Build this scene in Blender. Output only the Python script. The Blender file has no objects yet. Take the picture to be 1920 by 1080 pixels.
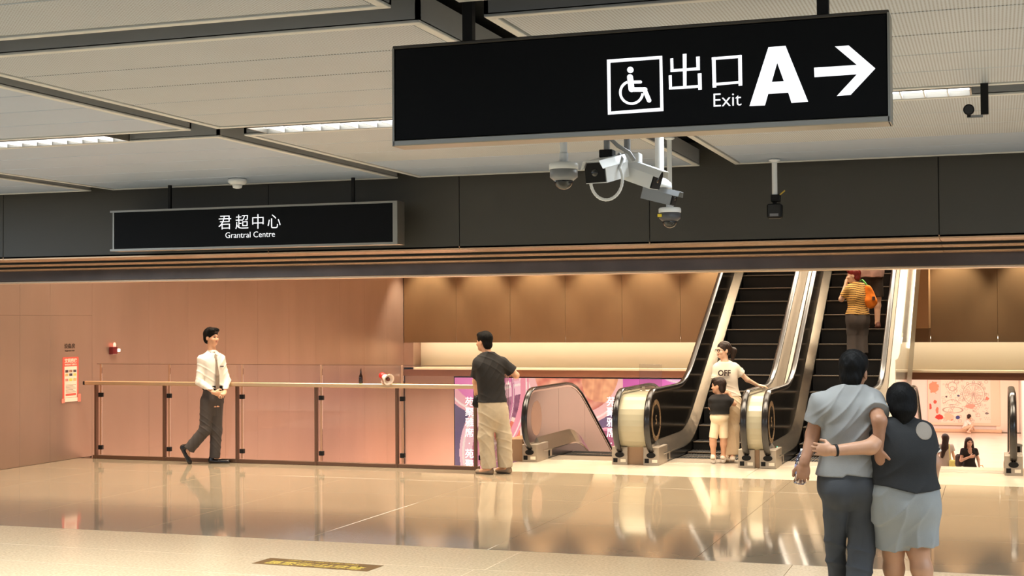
import bpy, math, random
import numpy as np
from math import sin, cos, pi, radians, sqrt, atan
from mathutils import Matrix, Vector
random.seed(5); RNG = np.random.RandomState(5)
sc = bpy.context.scene
COL = sc.collection
# ------------------------------------------------------------------ camera, world, lights, exposure
F, CAM_H, YAW, ROLL = 2650.0, 1.9, radians(18.85), 0.006
PIT = atan(60 / F)
_rz = lambda a: np.array([[cos(a), -sin(a), 0], [sin(a), cos(a), 0], [0, 0, 1.0]])
_rx = lambda a: np.array([[1.0, 0, 0], [0, cos(a), -sin(a)], [0, sin(a), cos(a)]])
_B = _rz(YAW) @ _rx(PIT)
_r, FWD, _u = _B[:, 0], _B[:, 1], _B[:, 2]
RIGHT = _r * cos(ROLL) - _u * sin(ROLL)
UP = _u * cos(ROLL) + _r * sin(ROLL)
EYE = np.array([0, 0, CAM_H])
cd = bpy.data.cameras.new('camera'); cam = bpy.data.objects.new('camera', cd); COL.objects.link(cam)
cd.sensor_width = 36; cd.lens = 36 * F / 1920; cd.clip_end = 200
M4 = Matrix.Identity(4)
for i in range(3):
    M4[i][0], M4[i][1], M4[i][2], M4[i][3] = RIGHT[i], UP[i], -FWD[i], EYE[i]
cam.matrix_world = M4
sc.camera = cam
def _ray(px, py): return FWD * F + RIGHT * (px - 960) - UP * (py - 540)
def onz(px, py, z): d = _ray(px, py); return EYE + d * ((z - EYE[2]) / d[2])
def ony(px, py, y): d = _ray(px, py); return EYE + d * (y / d[1])

w = bpy.data.worlds.new('world'); sc.world = w; w.use_nodes = True
w.node_tree.nodes['Background'].inputs[0].default_value = (0.88, 0.96, 1.04, 1)
w.node_tree.nodes['Background'].inputs[1].default_value = 0.48
def area(loc, size, power, color, rot=(0, 0, 0), name='ceiling_or_fill_lamp', sy=None, spread=180):
    l = bpy.data.lights.new(name, 'AREA'); l.energy = power; l.color = color; l.shape = 'RECTANGLE'
    l.size = size; l.size_y = sy or size; l.spread = radians(spread)
    o = bpy.data.objects.new(name, l); COL.objects.link(o); o.location = loc; o.rotation_euler = rot
    return o
WARM = (1.0, 0.85, 0.65)
area((-9.2, 15.6, 6.0), 4.5, 480, WARM, sy=2.6, spread=125)              # atrium ceiling lights
area((-3.4, 15.6, 6.0), 4.5, 410, WARM, sy=2.6, spread=125)
area((1.6, 15.6, 6.0), 3.0, 250, WARM, sy=2.6, spread=125)
area((-8.5, 21.5, 6.5), 3.0, 450, WARM, sy=5, spread=72)
area((-3.0, 21.0, 6.55), 7.5, 380, WARM, sy=5, spread=90)
area((-1.4, 25.4, 6.4), 6.5, 430, WARM, rot=(radians(-40), 0, 0), sy=3.0, spread=95)  # added fill, tilted off the back wall to put highlights on the escalator decks
area((-8.2, 17.4, -0.75), 3.4, 1800, (1.0, 0.66, 0.56), rot=(radians(62), 0, 0), sy=0.5, spread=72)   # added pink fill in the void, gives the lower wall its glow
area((-2, 46, 0.7), 6, 900, (1.0, 0.94, 0.88), sy=20)         # lower hall ceiling
COOL = (0.76, 0.92, 1.08)
area((-5.0, 0.2, 3.15), 14, 330, COOL, sy=4)                 # concourse lamps behind the camera
area((-13.0, 6.5, 3.15), 6, 560, COOL, sy=7)                 # added fill lamps out of view at both sides, brighten ceiling and floor
area((5.0, 7.0, 3.15), 5, 650, COOL, sy=7)  # right-hand added fill, lifts the granite
for x, s, p in ((-6.58, 1.1, 95), (-4.12, 1.1, 62), (-1.03, 1.8, 52)):    # under the recessed fixtures
    area((x, 8.54, 3.195), s, p, (0.86, 0.95, 1.0), sy=0.2, spread=150)
for x in (-11.6, -10.35, -9.1, -7.9, -6.7, -5.4, -0.75, 0.6):    # downlights close to the back wall
    l = bpy.data.lights.new('downlight', 'SPOT'); l.energy = 470; l.color = WARM; l.spot_size = radians(78); l.spot_blend = 0.6; l.shadow_soft_size = 0.06
    o = bpy.data.objects.new('downlight', l); COL.objects.link(o); o.location = (x, 28.05, 3.6)
sc.view_settings.view_transform = 'Standard'; sc.view_settings.look = 'None'
sc.view_settings.gamma = 1; sc.view_settings.use_curve_mapping = False
sc.view_settings.exposure = 0.0
sc.cycles.max_bounces = 8; sc.cycles.transparent_max_bounces = 16
sc.cycles.sample_clamp_indirect = 6

# ------------------------------------------------------------------ helpers
def srgb(r, g, b):
    f = lambda c: c / 12.92 if c <= 0.04045 else ((c + 0.055) / 1.055) ** 2.4
    return (f(r / 255), f(g / 255), f(b / 255), 1)
MATS = {}
def mat(name, col, rough=0.5, metal=0.0, spec=0.5, noise=0.0, nscale=8.0, bump=0.0, bscale=60.0, stretch=(1, 1, 1), coat=0.0, emit=None, estr=0.0, alpha=1.0, aniso=0.0):
    if name in MATS: return MATS[name]
    m = bpy.data.materials.new(name); m.use_nodes = True; MATS[name] = m
    nt = m.node_tree; N = nt.nodes; L = nt.links; b = N['Principled BSDF']
    b.inputs['Base Color'].default_value = col
    b.inputs['Roughness'].default_value = rough; b.inputs['Metallic'].default_value = metal
    b.inputs['Specular IOR Level'].default_value = spec
    b.inputs['Coat Weight'].default_value = coat; b.inputs['Coat Roughness'].default_value = 0.05
    b.inputs['Alpha'].default_value = alpha
    if emit: b.inputs['Emission Color'].default_value = emit; b.inputs['Emission Strength'].default_value = estr
    if noise or bump:
        tc = N.new('ShaderNodeTexCoord'); mp = N.new('ShaderNodeMapping'); mp.inputs['Scale'].default_value = stretch
        L.new(tc.outputs['Object'], mp.inputs[0])
    if noise:
        nz = N.new('ShaderNodeTexNoise'); nz.inputs['Scale'].default_value = nscale; nz.inputs['Detail'].default_value = 5
        L.new(mp.outputs[0], nz.inputs['Vector'])
        rp = N.new('ShaderNodeValToRGB')
        lo = [max(0, c * (1 - noise)) for c in col[:3]] + [1]; hi = [min(1, c * (1 + noise)) for c in col[:3]] + [1]
        rp.color_ramp.elements[0].position = 0.3; rp.color_ramp.elements[1].position = 0.7
        rp.color_ramp.elements[0].color = lo; rp.color_ramp.elements[1].color = hi
        L.new(nz.outputs['Fac'], rp.inputs[0]); L.new(rp.outputs[0], b.inputs['Base Color'])
    if bump:
        n2 = N.new('ShaderNodeTexNoise'); n2.inputs['Scale'].default_value = bscale; n2.inputs['Detail'].default_value = 3
        L.new(mp.outputs[0], n2.inputs['Vector'])
        bp = N.new('ShaderNodeBump'); bp.inputs['Strength'].default_value = bump; bp.inputs['Distance'].default_value = 0.01
        L.new(n2.outputs['Fac'], bp.inputs['Height']); L.new(bp.outputs[0], b.inputs['Normal'])
    return m
def emat(name, col, s):
    if name in MATS: return MATS[name]
    m = bpy.data.materials.new(name); m.use_nodes = True; MATS[name] = m
    b = m.node_tree.nodes['Principled BSDF']; b.inputs['Base Color'].default_value = col
    b.inputs['Emission Color'].default_value = col; b.inputs['Emission Strength'].default_value = s; b.inputs['Roughness'].default_value = 0.4
    return m
def glass_mat(name, tint, refl=1.0):
    if name in MATS: return MATS[name]
    m = bpy.data.materials.new(name); m.use_nodes = True; MATS[name] = m
    nt = m.node_tree; N = nt.nodes; L = nt.links; N.remove(N['Principled BSDF'])
    t = N.new('ShaderNodeBsdfTransparent'); t.inputs[0].default_value = tint
    g = N.new('ShaderNodeBsdfGlossy'); g.inputs['Roughness'].default_value = 0.02; g.inputs[0].default_value = (1, 1, 1, 1)
    fr = N.new('ShaderNodeFresnel'); fr.inputs[0].default_value = 1.45
    mu = N.new('ShaderNodeMath'); mu.operation = 'MULTIPLY'; mu.inputs[1].default_value = refl
    mx = N.new('ShaderNodeMixShader'); L.new(fr.outputs[0], mu.inputs[0]); L.new(mu.outputs[0], mx.inputs[0])
    L.new(t.outputs[0], mx.inputs[1]); L.new(g.outputs[0], mx.inputs[2]); L.new(mx.outputs[0], N['Material Output'].inputs[0])
    return m
def colattr_mat(name, estr=0.0, rough=0.5, coat=0.0):
    if name in MATS: return MATS[name]
    m = bpy.data.materials.new(name); m.use_nodes = True; MATS[name] = m
    nt = m.node_tree; b = nt.nodes['Principled BSDF']; a = nt.nodes.new('ShaderNodeAttribute'); a.attribute_name = 'Col'
    nt.links.new(a.outputs['Color'], b.inputs['Base Color']); b.inputs['Roughness'].default_value = rough; b.inputs['Coat Weight'].default_value = coat
    if estr: b.inputs['Base Color'].default_value = (0.03, 0.03, 0.03, 1); b.inputs['Specular IOR Level'].default_value = 0.08; b.inputs['Roughness'].default_value = 0.6; nt.links.remove(b.inputs['Base Color'].links[0]); nt.links.new(a.outputs['Color'], b.inputs['Emission Color']); b.inputs['Emission Strength'].default_value = estr
    return m
def perforated(name, col, scale):
    m = mat(name, col, 0.45, noise=0.03, nscale=3)
    nt = m.node_tree; N = nt.nodes; L = nt.links; b = N['Principled BSDF']
    tc = N.new('ShaderNodeTexCoord'); mp = N.new('ShaderNodeMapping'); mp.inputs['Scale'].default_value = (scale, scale, 0)
    L.new(tc.outputs['Object'], mp.inputs[0])
    vo = N.new('ShaderNodeTexVoronoi'); vo.inputs['Scale'].default_value = 1; vo.inputs['Randomness'].default_value = 0
    L.new(mp.outputs[0], vo.inputs['Vector'])
    lt = N.new('ShaderNodeMath'); lt.operation = 'LESS_THAN'; lt.inputs[1].default_value = 0.27; L.new(vo.outputs['Distance'], lt.inputs[0])
    mx = N.new('ShaderNodeMix'); mx.data_type = 'RGBA'; L.new(lt.outputs[0], mx.inputs[0])
    src = b.inputs['Base Color'].links[0].from_socket
    L.new(src, mx.inputs[6]); mx.inputs[7].default_value = (0.2, 0.195, 0.19, 1)
    L.new(mx.outputs[2], b.inputs['Base Color'])
    return m

def tag(o, label=None, cat=None, group=None, kind=None):
    if label: o['label'] = label
    if cat: o['category'] = cat
    if group: o['group'] = group
    if kind: o['kind'] = kind
    return o
def thing(name, label, cat, loc=(0, 0, 0), rz=0.0, group=None):
    o = bpy.data.objects.new(name, None); COL.objects.link(o); o.empty_display_size = 0.1
    o.location = loc; o.rotation_euler = (0, 0, rz)
    return tag(o, label, cat, group)
def link(name, me, parent=None, loc=None, rot=None):
    o = bpy.data.objects.new(name, me); COL.objects.link(o)
    if parent: o.parent = parent
    if loc is not None: o.location = loc
    if rot is not None: o.rotation_euler = rot
    return o
def copy_tree(o, parent=None):
    c = o.copy(); COL.objects.link(c); c.parent = parent
    for ch in [x for x in bpy.data.objects if x.parent == o]: copy_tree(ch, c)
    return c
class MB:
    def __init__(s): s.v = []; s.f = []; s.m = []; s.sm = []
    def add(s, vs, fs, m=0, smooth=False):
        o = len(s.v); s.v += [tuple(map(float, p)) for p in vs]
        for f in fs: s.f.append([i + o for i in f]); s.m.append(m); s.sm.append(smooth)
        return s
    def box(s, x0, x1, y0, y1, z0, z1, m=0, c=0.0, T=None):
        if c:
            vs, fs = [], []
            ax = [(x0, x1), (y0, y1), (z0, z1)]; idx = {}
            for sx in (0, 1):
                for sy in (0, 1):
                    for sz in (0, 1):
                        sg = (sx, sy, sz)
                        for k in range(3):
                            p = [0, 0, 0]
                            for a in range(3):
                                e = ax[a][sg[a]]
                                p[a] = e if a == k else e + (c if sg[a] == 0 else -c)
                            idx[(sg, k)] = len(vs); vs.append(p)
            for k in range(3):
                a, b = [q for q in range(3) if q != k]
                for sk in (0, 1):
                    q = []
                    for (i, j) in ((0, 0), (1, 0), (1, 1), (0, 1)):
                        sg = [0, 0, 0]; sg[k] = sk; sg[a] = i; sg[b] = j; q.append(idx[(tuple(sg), k)])
                    fs.append(q)
                for i in (0, 1):
                    for j in (0, 1):
                        g0 = [0, 0, 0]; g0[a] = i; g0[b] = j; g1 = list(g0); g1[k] = 1
                        fs.append([idx[(tuple(g0), a)], idx[(tuple(g1), a)], idx[(tuple(g1), b)], idx[(tuple(g0), b)]])
            for sx in (0, 1):
                for sy in (0, 1):
                    for sz in (0, 1): fs.append([idx[((sx, sy, sz), k)] for k in range(3)])
        else:
            vs = [(x, y, z) for z in (z0, z1) for y in (y0, y1) for x in (x0, x1)]
            fs = [(0, 2, 3, 1), (4, 5, 7, 6), (0, 1, 5, 4), (2, 6, 7, 3), (0, 4, 6, 2), (1, 3, 7, 5)]
        if T is not None: vs = [tuple(T @ Vector(p)) for p in vs]
        return s.add(vs, fs, m)
    def tube(s, path, r, n=12, m=0, caps=True, smooth=True, fl=1.0):
        P = [np.array(p, float) for p in path]; rs = r if hasattr(r, '__len__') else [r] * len(P)
        up = np.array([0, 0, 1.0]); vs = []; prev = None
        for i, p in enumerate(P):
            t = P[min(i + 1, len(P) - 1)] - P[max(i - 1, 0)]; t = t / (np.linalg.norm(t) + 1e-12)
            a = prev if prev is not None else (up if abs(t[2]) < 0.9 else np.array([1.0, 0, 0]))
            a = a - t * (a @ t); a /= np.linalg.norm(a) + 1e-12; prev = a; b = np.cross(t, a)
            for k in range(n):
                an = 2 * pi * k / n; vs.append(p + rs[i] * (a * cos(an) * fl + b * sin(an)))
        fs = [(i * n + k, i * n + (k + 1) % n, (i + 1) * n + (k + 1) % n, (i + 1) * n + k) for i in range(len(P) - 1) for k in range(n)]
        s.add(vs, fs, m, smooth)
        if caps:
            s.add([vs[k] for k in range(n)][::-1], [list(range(n))], m); s.add(vs[-n:], [list(range(n))], m)
        return s
    def lathe(s, prof, c=(0, 0, 0), n=24, m=0, smooth=True, T=None):
        vs = []
        for (r, z) in prof:
            for k in range(n): a = 2 * pi * k / n; vs.append((r * cos(a), r * sin(a), z))
        fs = [(i * n + k, i * n + (k + 1) % n, (i + 1) * n + (k + 1) % n, (i + 1) * n + k) for i in range(len(prof) - 1) for k in range(n)]
        fs.append(list(range(n))[::-1]); fs.append([(len(prof) - 1) * n + k for k in range(n)])
        if T is not None: vs = [tuple(T @ Vector(p)) for p in vs]
        vs = [(p[0] + c[0], p[1] + c[1], p[2] + c[2]) for p in vs]
        return s.add(vs, fs, m, smooth)
    def prism(s, poly, ex, m=0, T=None, smooth=False):
        """poly: list of (a,b) in the plane, extruded by ex=(e0,e1) along the third axis; T maps (a,b,e) to space"""
        n = len(poly); vs = [(a, b, e) for e in ex for (a, b) in poly]
        if T is not None: vs = [T(*p) for p in vs]
        fs = [list(range(n))[::-1], list(range(n, 2 * n))]
        s.add(vs, fs, m); s.add(vs, [(k, (k + 1) % n, n + (k + 1) % n, n + k) for k in range(n)], m, smooth)
        return s
    def ribbon(s, ys, zf, prof, m=0, smooth=False):
        """sweep closed profile [(x,dz)] along y with z = zf(y)"""
        n = len(prof); vs = [(x, y, zf(y) + dz) for y in ys for (x, dz) in prof]
        fs = [(i * n + k, i * n + (k + 1) % n, (i + 1) * n + (k + 1) % n, (i + 1) * n + k) for i in range(len(ys) - 1) for k in range(n)]
        fs += [list(range(n))[::-1], [(len(ys) - 1) * n + k for k in range(n)]]
        return s.add(vs, fs, m, smooth)
    def mesh(s, name, mats):
        me = bpy.data.meshes.new(name); me.from_pydata(s.v, [], s.f)
        for m in (mats if isinstance(mats, (list, tuple)) else [mats]): me.materials.append(m)
        me.polygons.foreach_set('material_index', s.m); me.polygons.foreach_set('use_smooth', s.sm)
        bm = __import__('bmesh').new(); bm.from_mesh(me); __import__('bmesh').ops.recalc_face_normals(bm, faces=bm.faces); bm.to_mesh(me); bm.free()
        me.update(); return me
    def obj(s, name, mats, parent=None, loc=None, rot=None): return link(name, s.mesh(name, mats), parent, loc, rot)
def struct(o): o['kind'] = 'structure'; return o
def text_mesh(txt, size, ex=0.002, off=0.0, align='CENTER', sx=1.0):
    c = bpy.data.curves.new('t', 'FONT'); c.body = txt; c.size = size; c.extrude = ex; c.offset = off; c.align_x = align; c.align_y = 'CENTER'; c.resolution_u = 3
    o = bpy.data.objects.new('t', c); COL.objects.link(o)
    dg = bpy.context.evaluated_depsgraph_get(); me = bpy.data.meshes.new_from_object(o.evaluated_get(dg))
    bpy.data.objects.remove(o); bpy.data.curves.remove(c)
    if sx != 1.0:
        for v in me.vertices: v.co.x *= sx
    return me
def text(name, txt, size, m, parent, loc, rot, ex=0.002, off=0.0, align='CENTER', sx=1.0):
    me = text_mesh(txt, size, ex, off, align, sx); me.materials.clear(); me.materials.append(m); me.name = name
    return link(name, me, parent, loc, rot)
def join_meshes(items, name, m):
    """items: (mesh, Matrix) joined into one new mesh"""
    vs, fs = [], []
    for me, T in items:
        o = len(vs); vs += [tuple(T @ v.co) for v in me.vertices]; fs += [[i + o for i in p.vertices] for p in me.polygons]
    out = bpy.data.meshes.new(name); out.from_pydata(vs, [], fs); out.materials.append(m); return out
def print_mesh(name, nx, ny, fn, m, T):
    """flat print: fn(u,v)->rgb (sRGB 0..255 arrays) with u,v in 0..1; T maps (u,v) to space"""
    U, V = np.meshgrid(np.linspace(0, 1, nx), np.linspace(0, 1, ny))
    c = fn(U.ravel(), V.ravel()) / 255.0
    lin = np.where(c <= 0.04045, c / 12.92, ((c + 0.055) / 1.055) ** 2.4)
    P = T(U.ravel(), V.ravel()); i = np.arange(nx * ny).reshape(ny, nx)
    q = np.stack([i[:-1, :-1], i[:-1, 1:], i[1:, 1:], i[1:, :-1]], -1).reshape(-1, 4)
    me = bpy.data.meshes.new(name); me.from_pydata(P.tolist(), [], q.tolist())
    a = me.color_attributes.new('Col', 'FLOAT_COLOR', 'POINT')
    a.data.foreach_set('color', np.concatenate([lin, np.ones((len(lin), 1))], 1).astype(np.float32).ravel())
    me.materials.append(m); me.update(); return me

# ------------------------------------------------------------------ materials
M = dict(
    bronze=mat('bronze_panel', srgb(168, 142, 126), 0.38, 0.6, noise=0.05, nscale=2.0, stretch=(1, 1, 0.25)),
    bronze_back=mat('bronze_panel_back', srgb(114, 90, 62), 0.42, 0.5, noise=0.08, nscale=1.6, stretch=(1, 1, 0.3)),
    bronze_dark=mat('bronze_panel_joint', srgb(104, 76, 58), 0.6),
    fascia=mat('fascia_grey', srgb(62, 59, 53), 0.5, noise=0.03, nscale=1.5),
    joint=mat('joint_black', srgb(24, 22, 20), 0.8),
    tile=mat('polished_tile', srgb(172, 156, 132), 0.07, 0, 0.6, noise=0.05, nscale=1.2, coat=0.3),
    granite=mat('granite_tile', srgb(236, 211, 172), 0.2, 0, 0.6, noise=0.16, nscale=45, bump=0.03, bscale=120),
    grout=mat('grout', srgb(118, 100, 78), 0.8),
    plate=mat('pale_marble', srgb(214, 202, 182), 0.16, noise=0.05, nscale=3),
    white=mat('ceiling_white', srgb(162, 176, 197), 0.45, noise=0.02, nscale=3),
    frame=mat('ceiling_frame', srgb(206, 206, 204), 0.4),
    channel=mat('ceiling_channel', srgb(150, 151, 154), 0.55),
    plenum=mat('plenum_black', srgb(14, 14, 15), 0.9),
    steel=mat('brushed_steel', srgb(214, 206, 194), 0.27, 1.0, noise=0.06, nscale=3, stretch=(1, 0.3, 8)),
    steel_soft=mat('satin_steel', srgb(168, 156, 140), 0.4, 0.7, noise=0.04, nscale=4),
    balus=mat('balustrade_steel', srgb(120, 112, 102), 0.16, 1.0, noise=0.05, nscale=1.5),
    rubber=mat('handrail_rubber', srgb(26, 24, 24), 0.22, 0, 0.6),
    step=mat('step_black', srgb(20, 18, 17), 0.55, 0.3, bump=0.25, bscale=70, stretch=(12, 0.3, 1)),
    nose=mat('step_nose', srgb(88, 76, 62), 0.4, 0.5),
    skirt=mat('skirt_black', srgb(26, 24, 22), 0.25, 0.4),
    cream=mat('cream_panel', srgb(168, 162, 138), 0.3, 0.1),
    covewhite=mat('cove_white', srgb(232, 220, 192), 0.6),
    black=mat('sign_black', srgb(10, 11, 14), 0.5, 0, 0.12),
    matte=mat('matte_black', srgb(12, 11, 11), 0.55, 0, 0.25),
    alu=mat('sign_aluminium', srgb(150, 146, 138), 0.35, 0.8),
    signtext=emat('sign_letter_white', (0.93, 0.95, 1, 1), 0.95),
    whiteplastic=mat('white_plastic', srgb(222, 224, 226), 0.4),
    greyplastic=mat('grey_plastic', srgb(128, 130, 134), 0.4),
    dome=mat('dark_dome', srgb(14, 14, 18), 0.06, 0, 0.7),
    led=emat('led_diffuser', (0.93, 0.97, 1, 1), 4.0),
    glass=glass_mat('clear_glass', (0.985, 0.98, 0.972, 1), 0.75),
    gold=mat('champagne_rail', srgb(196, 164, 128), 0.3, 0.6),
    post=mat('bronze_post', srgb(104, 76, 58), 0.35, 0.6),
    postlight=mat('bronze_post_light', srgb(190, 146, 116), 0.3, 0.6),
    brownbox=mat('brown_cover', srgb(160, 128, 98), 0.4, 0.2),
)
M['perf'] = perforated('ceiling_perforated', srgb(180, 188, 198), 62)

# ------------------------------------------------------------------ floor
WX0, YS, YF, YB, CEIL = -12.2, 11.05, 16.85, 28.4, 3.2
fl = struct(MB().box(-26, 10, -6, 18.9, -0.35, -0.02).obj('floor', M['grout']))
# void cut: the real slab stops at the glass railing on the left (built as two boxes)
fl.data = (MB().box(-26, 10, -6, YF + 0.06, -0.35, -0.012).box(-6.1, 10, YF + 0.06, 18.95, -0.35, -0.012)).mesh('floor', M['grout'])
def tile_field(xs, ys, m, name, gap=0.004, c=0.003):
    cache = {}
    for i in range(len(xs) - 1):
        for j in range(len(ys) - 1):
            w_, h_ = round(xs[i + 1] - xs[i], 4), round(ys[j + 1] - ys[j], 4)
            if (w_, h_) not in cache:
                cache[(w_, h_)] = MB().box(-w_ / 2 + gap / 2, w_ / 2 - gap / 2, -h_ / 2 + gap / 2, h_ / 2 - gap / 2, -0.03, 0, c=0.001).mesh(name, m)
            link(name, cache[(w_, h_)], fl, ((xs[i] + xs[i + 1]) / 2, (ys[j] + ys[j + 1]) / 2, 0))
tx = [-0.55 - 1.725 * k for k in range(-3, 7)][::-1]; tx = [-12.2] + [x for x in tx if x > -12.0]
tile_field(tx, [YS, 12.65, 14.25, 15.6, YF], M['tile'], 'tile')
gx = [-12.6 + 0.98 * k for k in range(16)]
tile_field([-12.5, -10.3, -8.1, -5.9, -3.7, -1.5, 0.7, 2.9], [10.15, YS], M['granite'], 'granite_tile')
tile_field([x for x in gx], [6.65, 7.35, 8.05, 8.75, 9.45, 10.15], M['granite'], 'granite_tile')
MB().box(-26, 10, -6, 6.64, -0.03, -0.001).obj('near_floor_slab', M['granite'], fl)
# pale slabs in front of the escalators
for (a, b) in ((-6.1, -4.42), (-4.42, -2.86), (-2.86, -1.3), (-1.3, 0.52), (0.52, 3.0)):
    MB().box(a + 0.003, b - 0.003, YF + 0.004, 18.9, -0.03, 0.0, c=0.003).obj('landing_slab', M['plate'], fl)
MB().box(-12.2, -6.12, YF + 0.062, YF + 0.1, -0.5, 0.0).obj('slab_edge', M['bronze_dark'], fl)
# floor marking strip, letters face the people coming out
fm = thing('floor_marking', 'long brown floor sticker with yellow upside-down characters on the granite floor', 'floor sticker', (-5.03, 9.99, 0.0), -0.06)
MB().box(-0.51, 0.51, -0.135, 0.135, 0.0, 0.002).obj('backing', mat('sticker_brown', srgb(126, 96, 60), 0.45), fm)
ylw = mat('sticker_yellow', srgb(228, 196, 92), 0.5)
text('lettering', '靠右行/勿逗留', 0.135, ylw, fm, (0, -0.03, 0.0025), (0, 0, pi), 0.0004, 0.002, sx=1.02)
text('lettering', 'Keep right / Do not linger', 0.045, ylw, fm, (0, 0.085, 0.0025), (0, 0, pi), 0.0004, 0.0, sx=1.35)

# ------------------------------------------------------------------ walls
def wall_panels(parent, m, spans, z0, z1, axis, pos, thick, name='panel', zcuts=()):
    zs = [z0] + list(zcuts) + [z1]
    for a, b in spans:
        for q in range(len(zs) - 1):
            mb = MB()
            if axis == 'x': mb.box(pos - thick, pos, a + 0.0015, b - 0.0015, zs[q] + 0.002, zs[q + 1] - 0.002, c=0.002)
            else: mb.box(a + 0.002, b - 0.002, pos, pos + thick, zs[q] + 0.002, zs[q + 1] - 0.002, c=0.002)
            mb.obj(name, m, parent)
wl = struct(MB().box(WX0 - 0.3, WX0 - 0.022, 13.5, YB + 0.6, -2.9, 7.0).obj('wall_left', M['bronze_dark']))
ly = [13.5, 14.5, 15.59, 16.22, 17.17, 18.6, 19.7, 20.87, 21.96, 23.12, 24.19, 25.23, 26.38, 27.5, YB]
wall_panels(wl, M['bronze'], [(ly[i], ly[i + 1]) for i in range(4)], 0.0, 6.6, 'x', WX0, 0.02, zcuts=(2.0,))
wall_panels(wl, M['bronze'], [(ly[i], ly[i + 1]) for i in range(4, len(ly) - 1)], -2.6, 6.6, 'x', WX0, 0.02)
wb = struct(MB().box(-12.5, 8, YB + 0.5, YB + 0.7, 0.72, 7.0).obj('wall_back', M['bronze_dark']))
bx = [-12.19 + 1.224 * k for k in range(13)]
wall_panels(wb, M['bronze_back'], [(bx[i], bx[i + 1]) for i in range(12)], 1.42, 6.6, 'y', YB, 0.02)
MB().box(-12.2, 3.0, YB + 0.022, YB + 0.5, 1.56, 1.7).obj('cove_soffit', M['bronze_dark'], wb)
MB().box(-11.97, 3.0, YB + 0.42, YB + 0.47, 0.84, 1.56, c=0.003).obj('cove_back', M['covewhite'], wb)
MB().box(-12.2, -11.97, YB, YB + 0.47, 0.84, 1.42).obj('cove_end', M['bronze'], wb)
MB().box(-12.2, 3.0, YB, YB + 0.48, 0.84, 0.885, c=0.003).obj('cove_ledge', M['covewhite'], wb)
MB().box(-12.2, 3.0, YB + 0.01, YB + 0.46, 0.70, 0.84).obj('header_beam', mat('header_brown', srgb(118, 80, 56), 0.4, 0.3), wb)
MB().box(-11.9, 2.9, YB + 0.05, YB + 0.11, 1.49, 1.53).obj('led_strip', emat('cove_led', (1, 0.92, 0.76, 1), 9.0), wb)
# lower wall beneath, left of the lower hall opening
wl2 = struct(MB().box(-12.2, -4.45, YB + 0.06, YB + 0.5, -2.6, 0.70).obj('wall_lower', M['bronze']))
# brown bulkhead box to the right of the escalators
struct(MB().box(-1.47, -1.17, YB - 0.9, YB - 0.02, 1.7, 6.6, c=0.004).obj('trim_bulkhead', mat('bulkhead_tan', srgb(176, 138, 96), 0.35, 0.4)))
struct(MB().box(3.0, 3.3, 13.5, YB + 0.5, -2.9, 7.0).obj('wall_right', M['bronze']))
struct(MB().box(-12.5, 3.3, 13.5, YB + 0.7, 6.6, 6.8).obj('ceiling_atrium', mat('atrium_ceiling', srgb(222, 200, 168), 0.6)))
# fascia bulkhead
fz = 2.555
wf = struct(MB().box(-26, 10, 12.03, 13.6, fz + 0.02, 6.8).obj('wall_fascia', M['joint']))
fj = [-26, -19, -12.6, -9.6, -6.55, -4.6, -2.83, -0.42, 2.4, 6, 10]
for i in range(len(fj) - 1):
    MB().box(fj[i] + 0.003, fj[i + 1] - 0.003, 12.0, 12.03, fz, 3.42, c=0.002).obj('panel', M['fascia'], wf)
sof = mat('bronze_soffit', srgb(204, 166, 130), 0.25, 0.5, noise=0.06, nscale=2)
for (y0, y1, dz) in ((12.0, 12.55, 0), (12.58, 12.95, -0.03), (12.98, 13.3, -0.062)):
    for i in range(len(fj) - 1):
        MB().box(fj[i] + 0.002, fj[i + 1] - 0.002, y0, y1, fz + dz - 0.012, fz + dz + 0.02, c=0.002).obj('soffit_panel', sof, wf)
for (y0, z0) in ((12.555, 2.522), (12.955, 2.49)): MB().box(-26, 10, y0, y0 + 0.02, z0, 2.56).obj('soffit_riser', M['joint'], wf)
struct(MB().box(-26, 10, 13.32, 13.5, 2.365, 2.56, c=0.004).obj('trim_1', mat('shutter_beam', srgb(92, 82, 76), 0.22, 0.8, noise=0.15, nscale=3)))
struct(MB().box(-26, 10, 13.34, 13.56, 2.345, 2.366, c=0.003).obj('trim_2', mat('shutter_lip', srgb(220, 196, 168), 0.3, 0.5)))
struct(MB().box(-26, WX0 - 0.3, 13.45, 13.9, -0.1, 2.6).obj('wall_front_left', M['bronze']))

# ------------------------------------------------------------------ lower hall
hall_w = mat('hall_white', srgb(244, 230, 218), 0.45, noise=0.02)
LZ, HY = -2.6, 58.5
fl2 = struct(MB().box(-14, 8, 18.9, 62, LZ - 0.2, LZ - 0.01).obj('floor_lower', M['grout']))
lowt = mat('lower_tile', srgb(238, 224, 206), 0.12, noise=0.03, nscale=1)
cache = None
for i in range(5):
    for j in range(9):
        if cache is None: cache = MB().box(-1.098, 1.098, -1.498, 1.498, -0.02, 0, c=0.003).mesh('tile', lowt)
        link('tile', cache, fl2, (-4.2 + 2.2 * i, 32.5 + 3.0 * j, LZ))
MB().box(-14, 8, 18.9, 31, LZ - 0.02, LZ).obj('near_slab', lowt, fl2)
struct(MB().box(-10, 8, HY, HY + 0.3, LZ, 1.2).obj('wall_lower_far', hall_w))
struct(MB().box(0.9, 1.2, YB + 0.5, HY, LZ, 1.2).obj('wall_lower_right', hall_w))
struct(MB().box(-4.7, -4.4, YB + 0.5, HY, LZ, 1.2).obj('wall_lower_left', mat('hall_pink', srgb(240, 190, 180), 0.45)))
struct(MB().box(-10, 8, YB + 0.5, HY, 0.85, 1.0).obj('ceiling_lower', hall_w))

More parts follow.
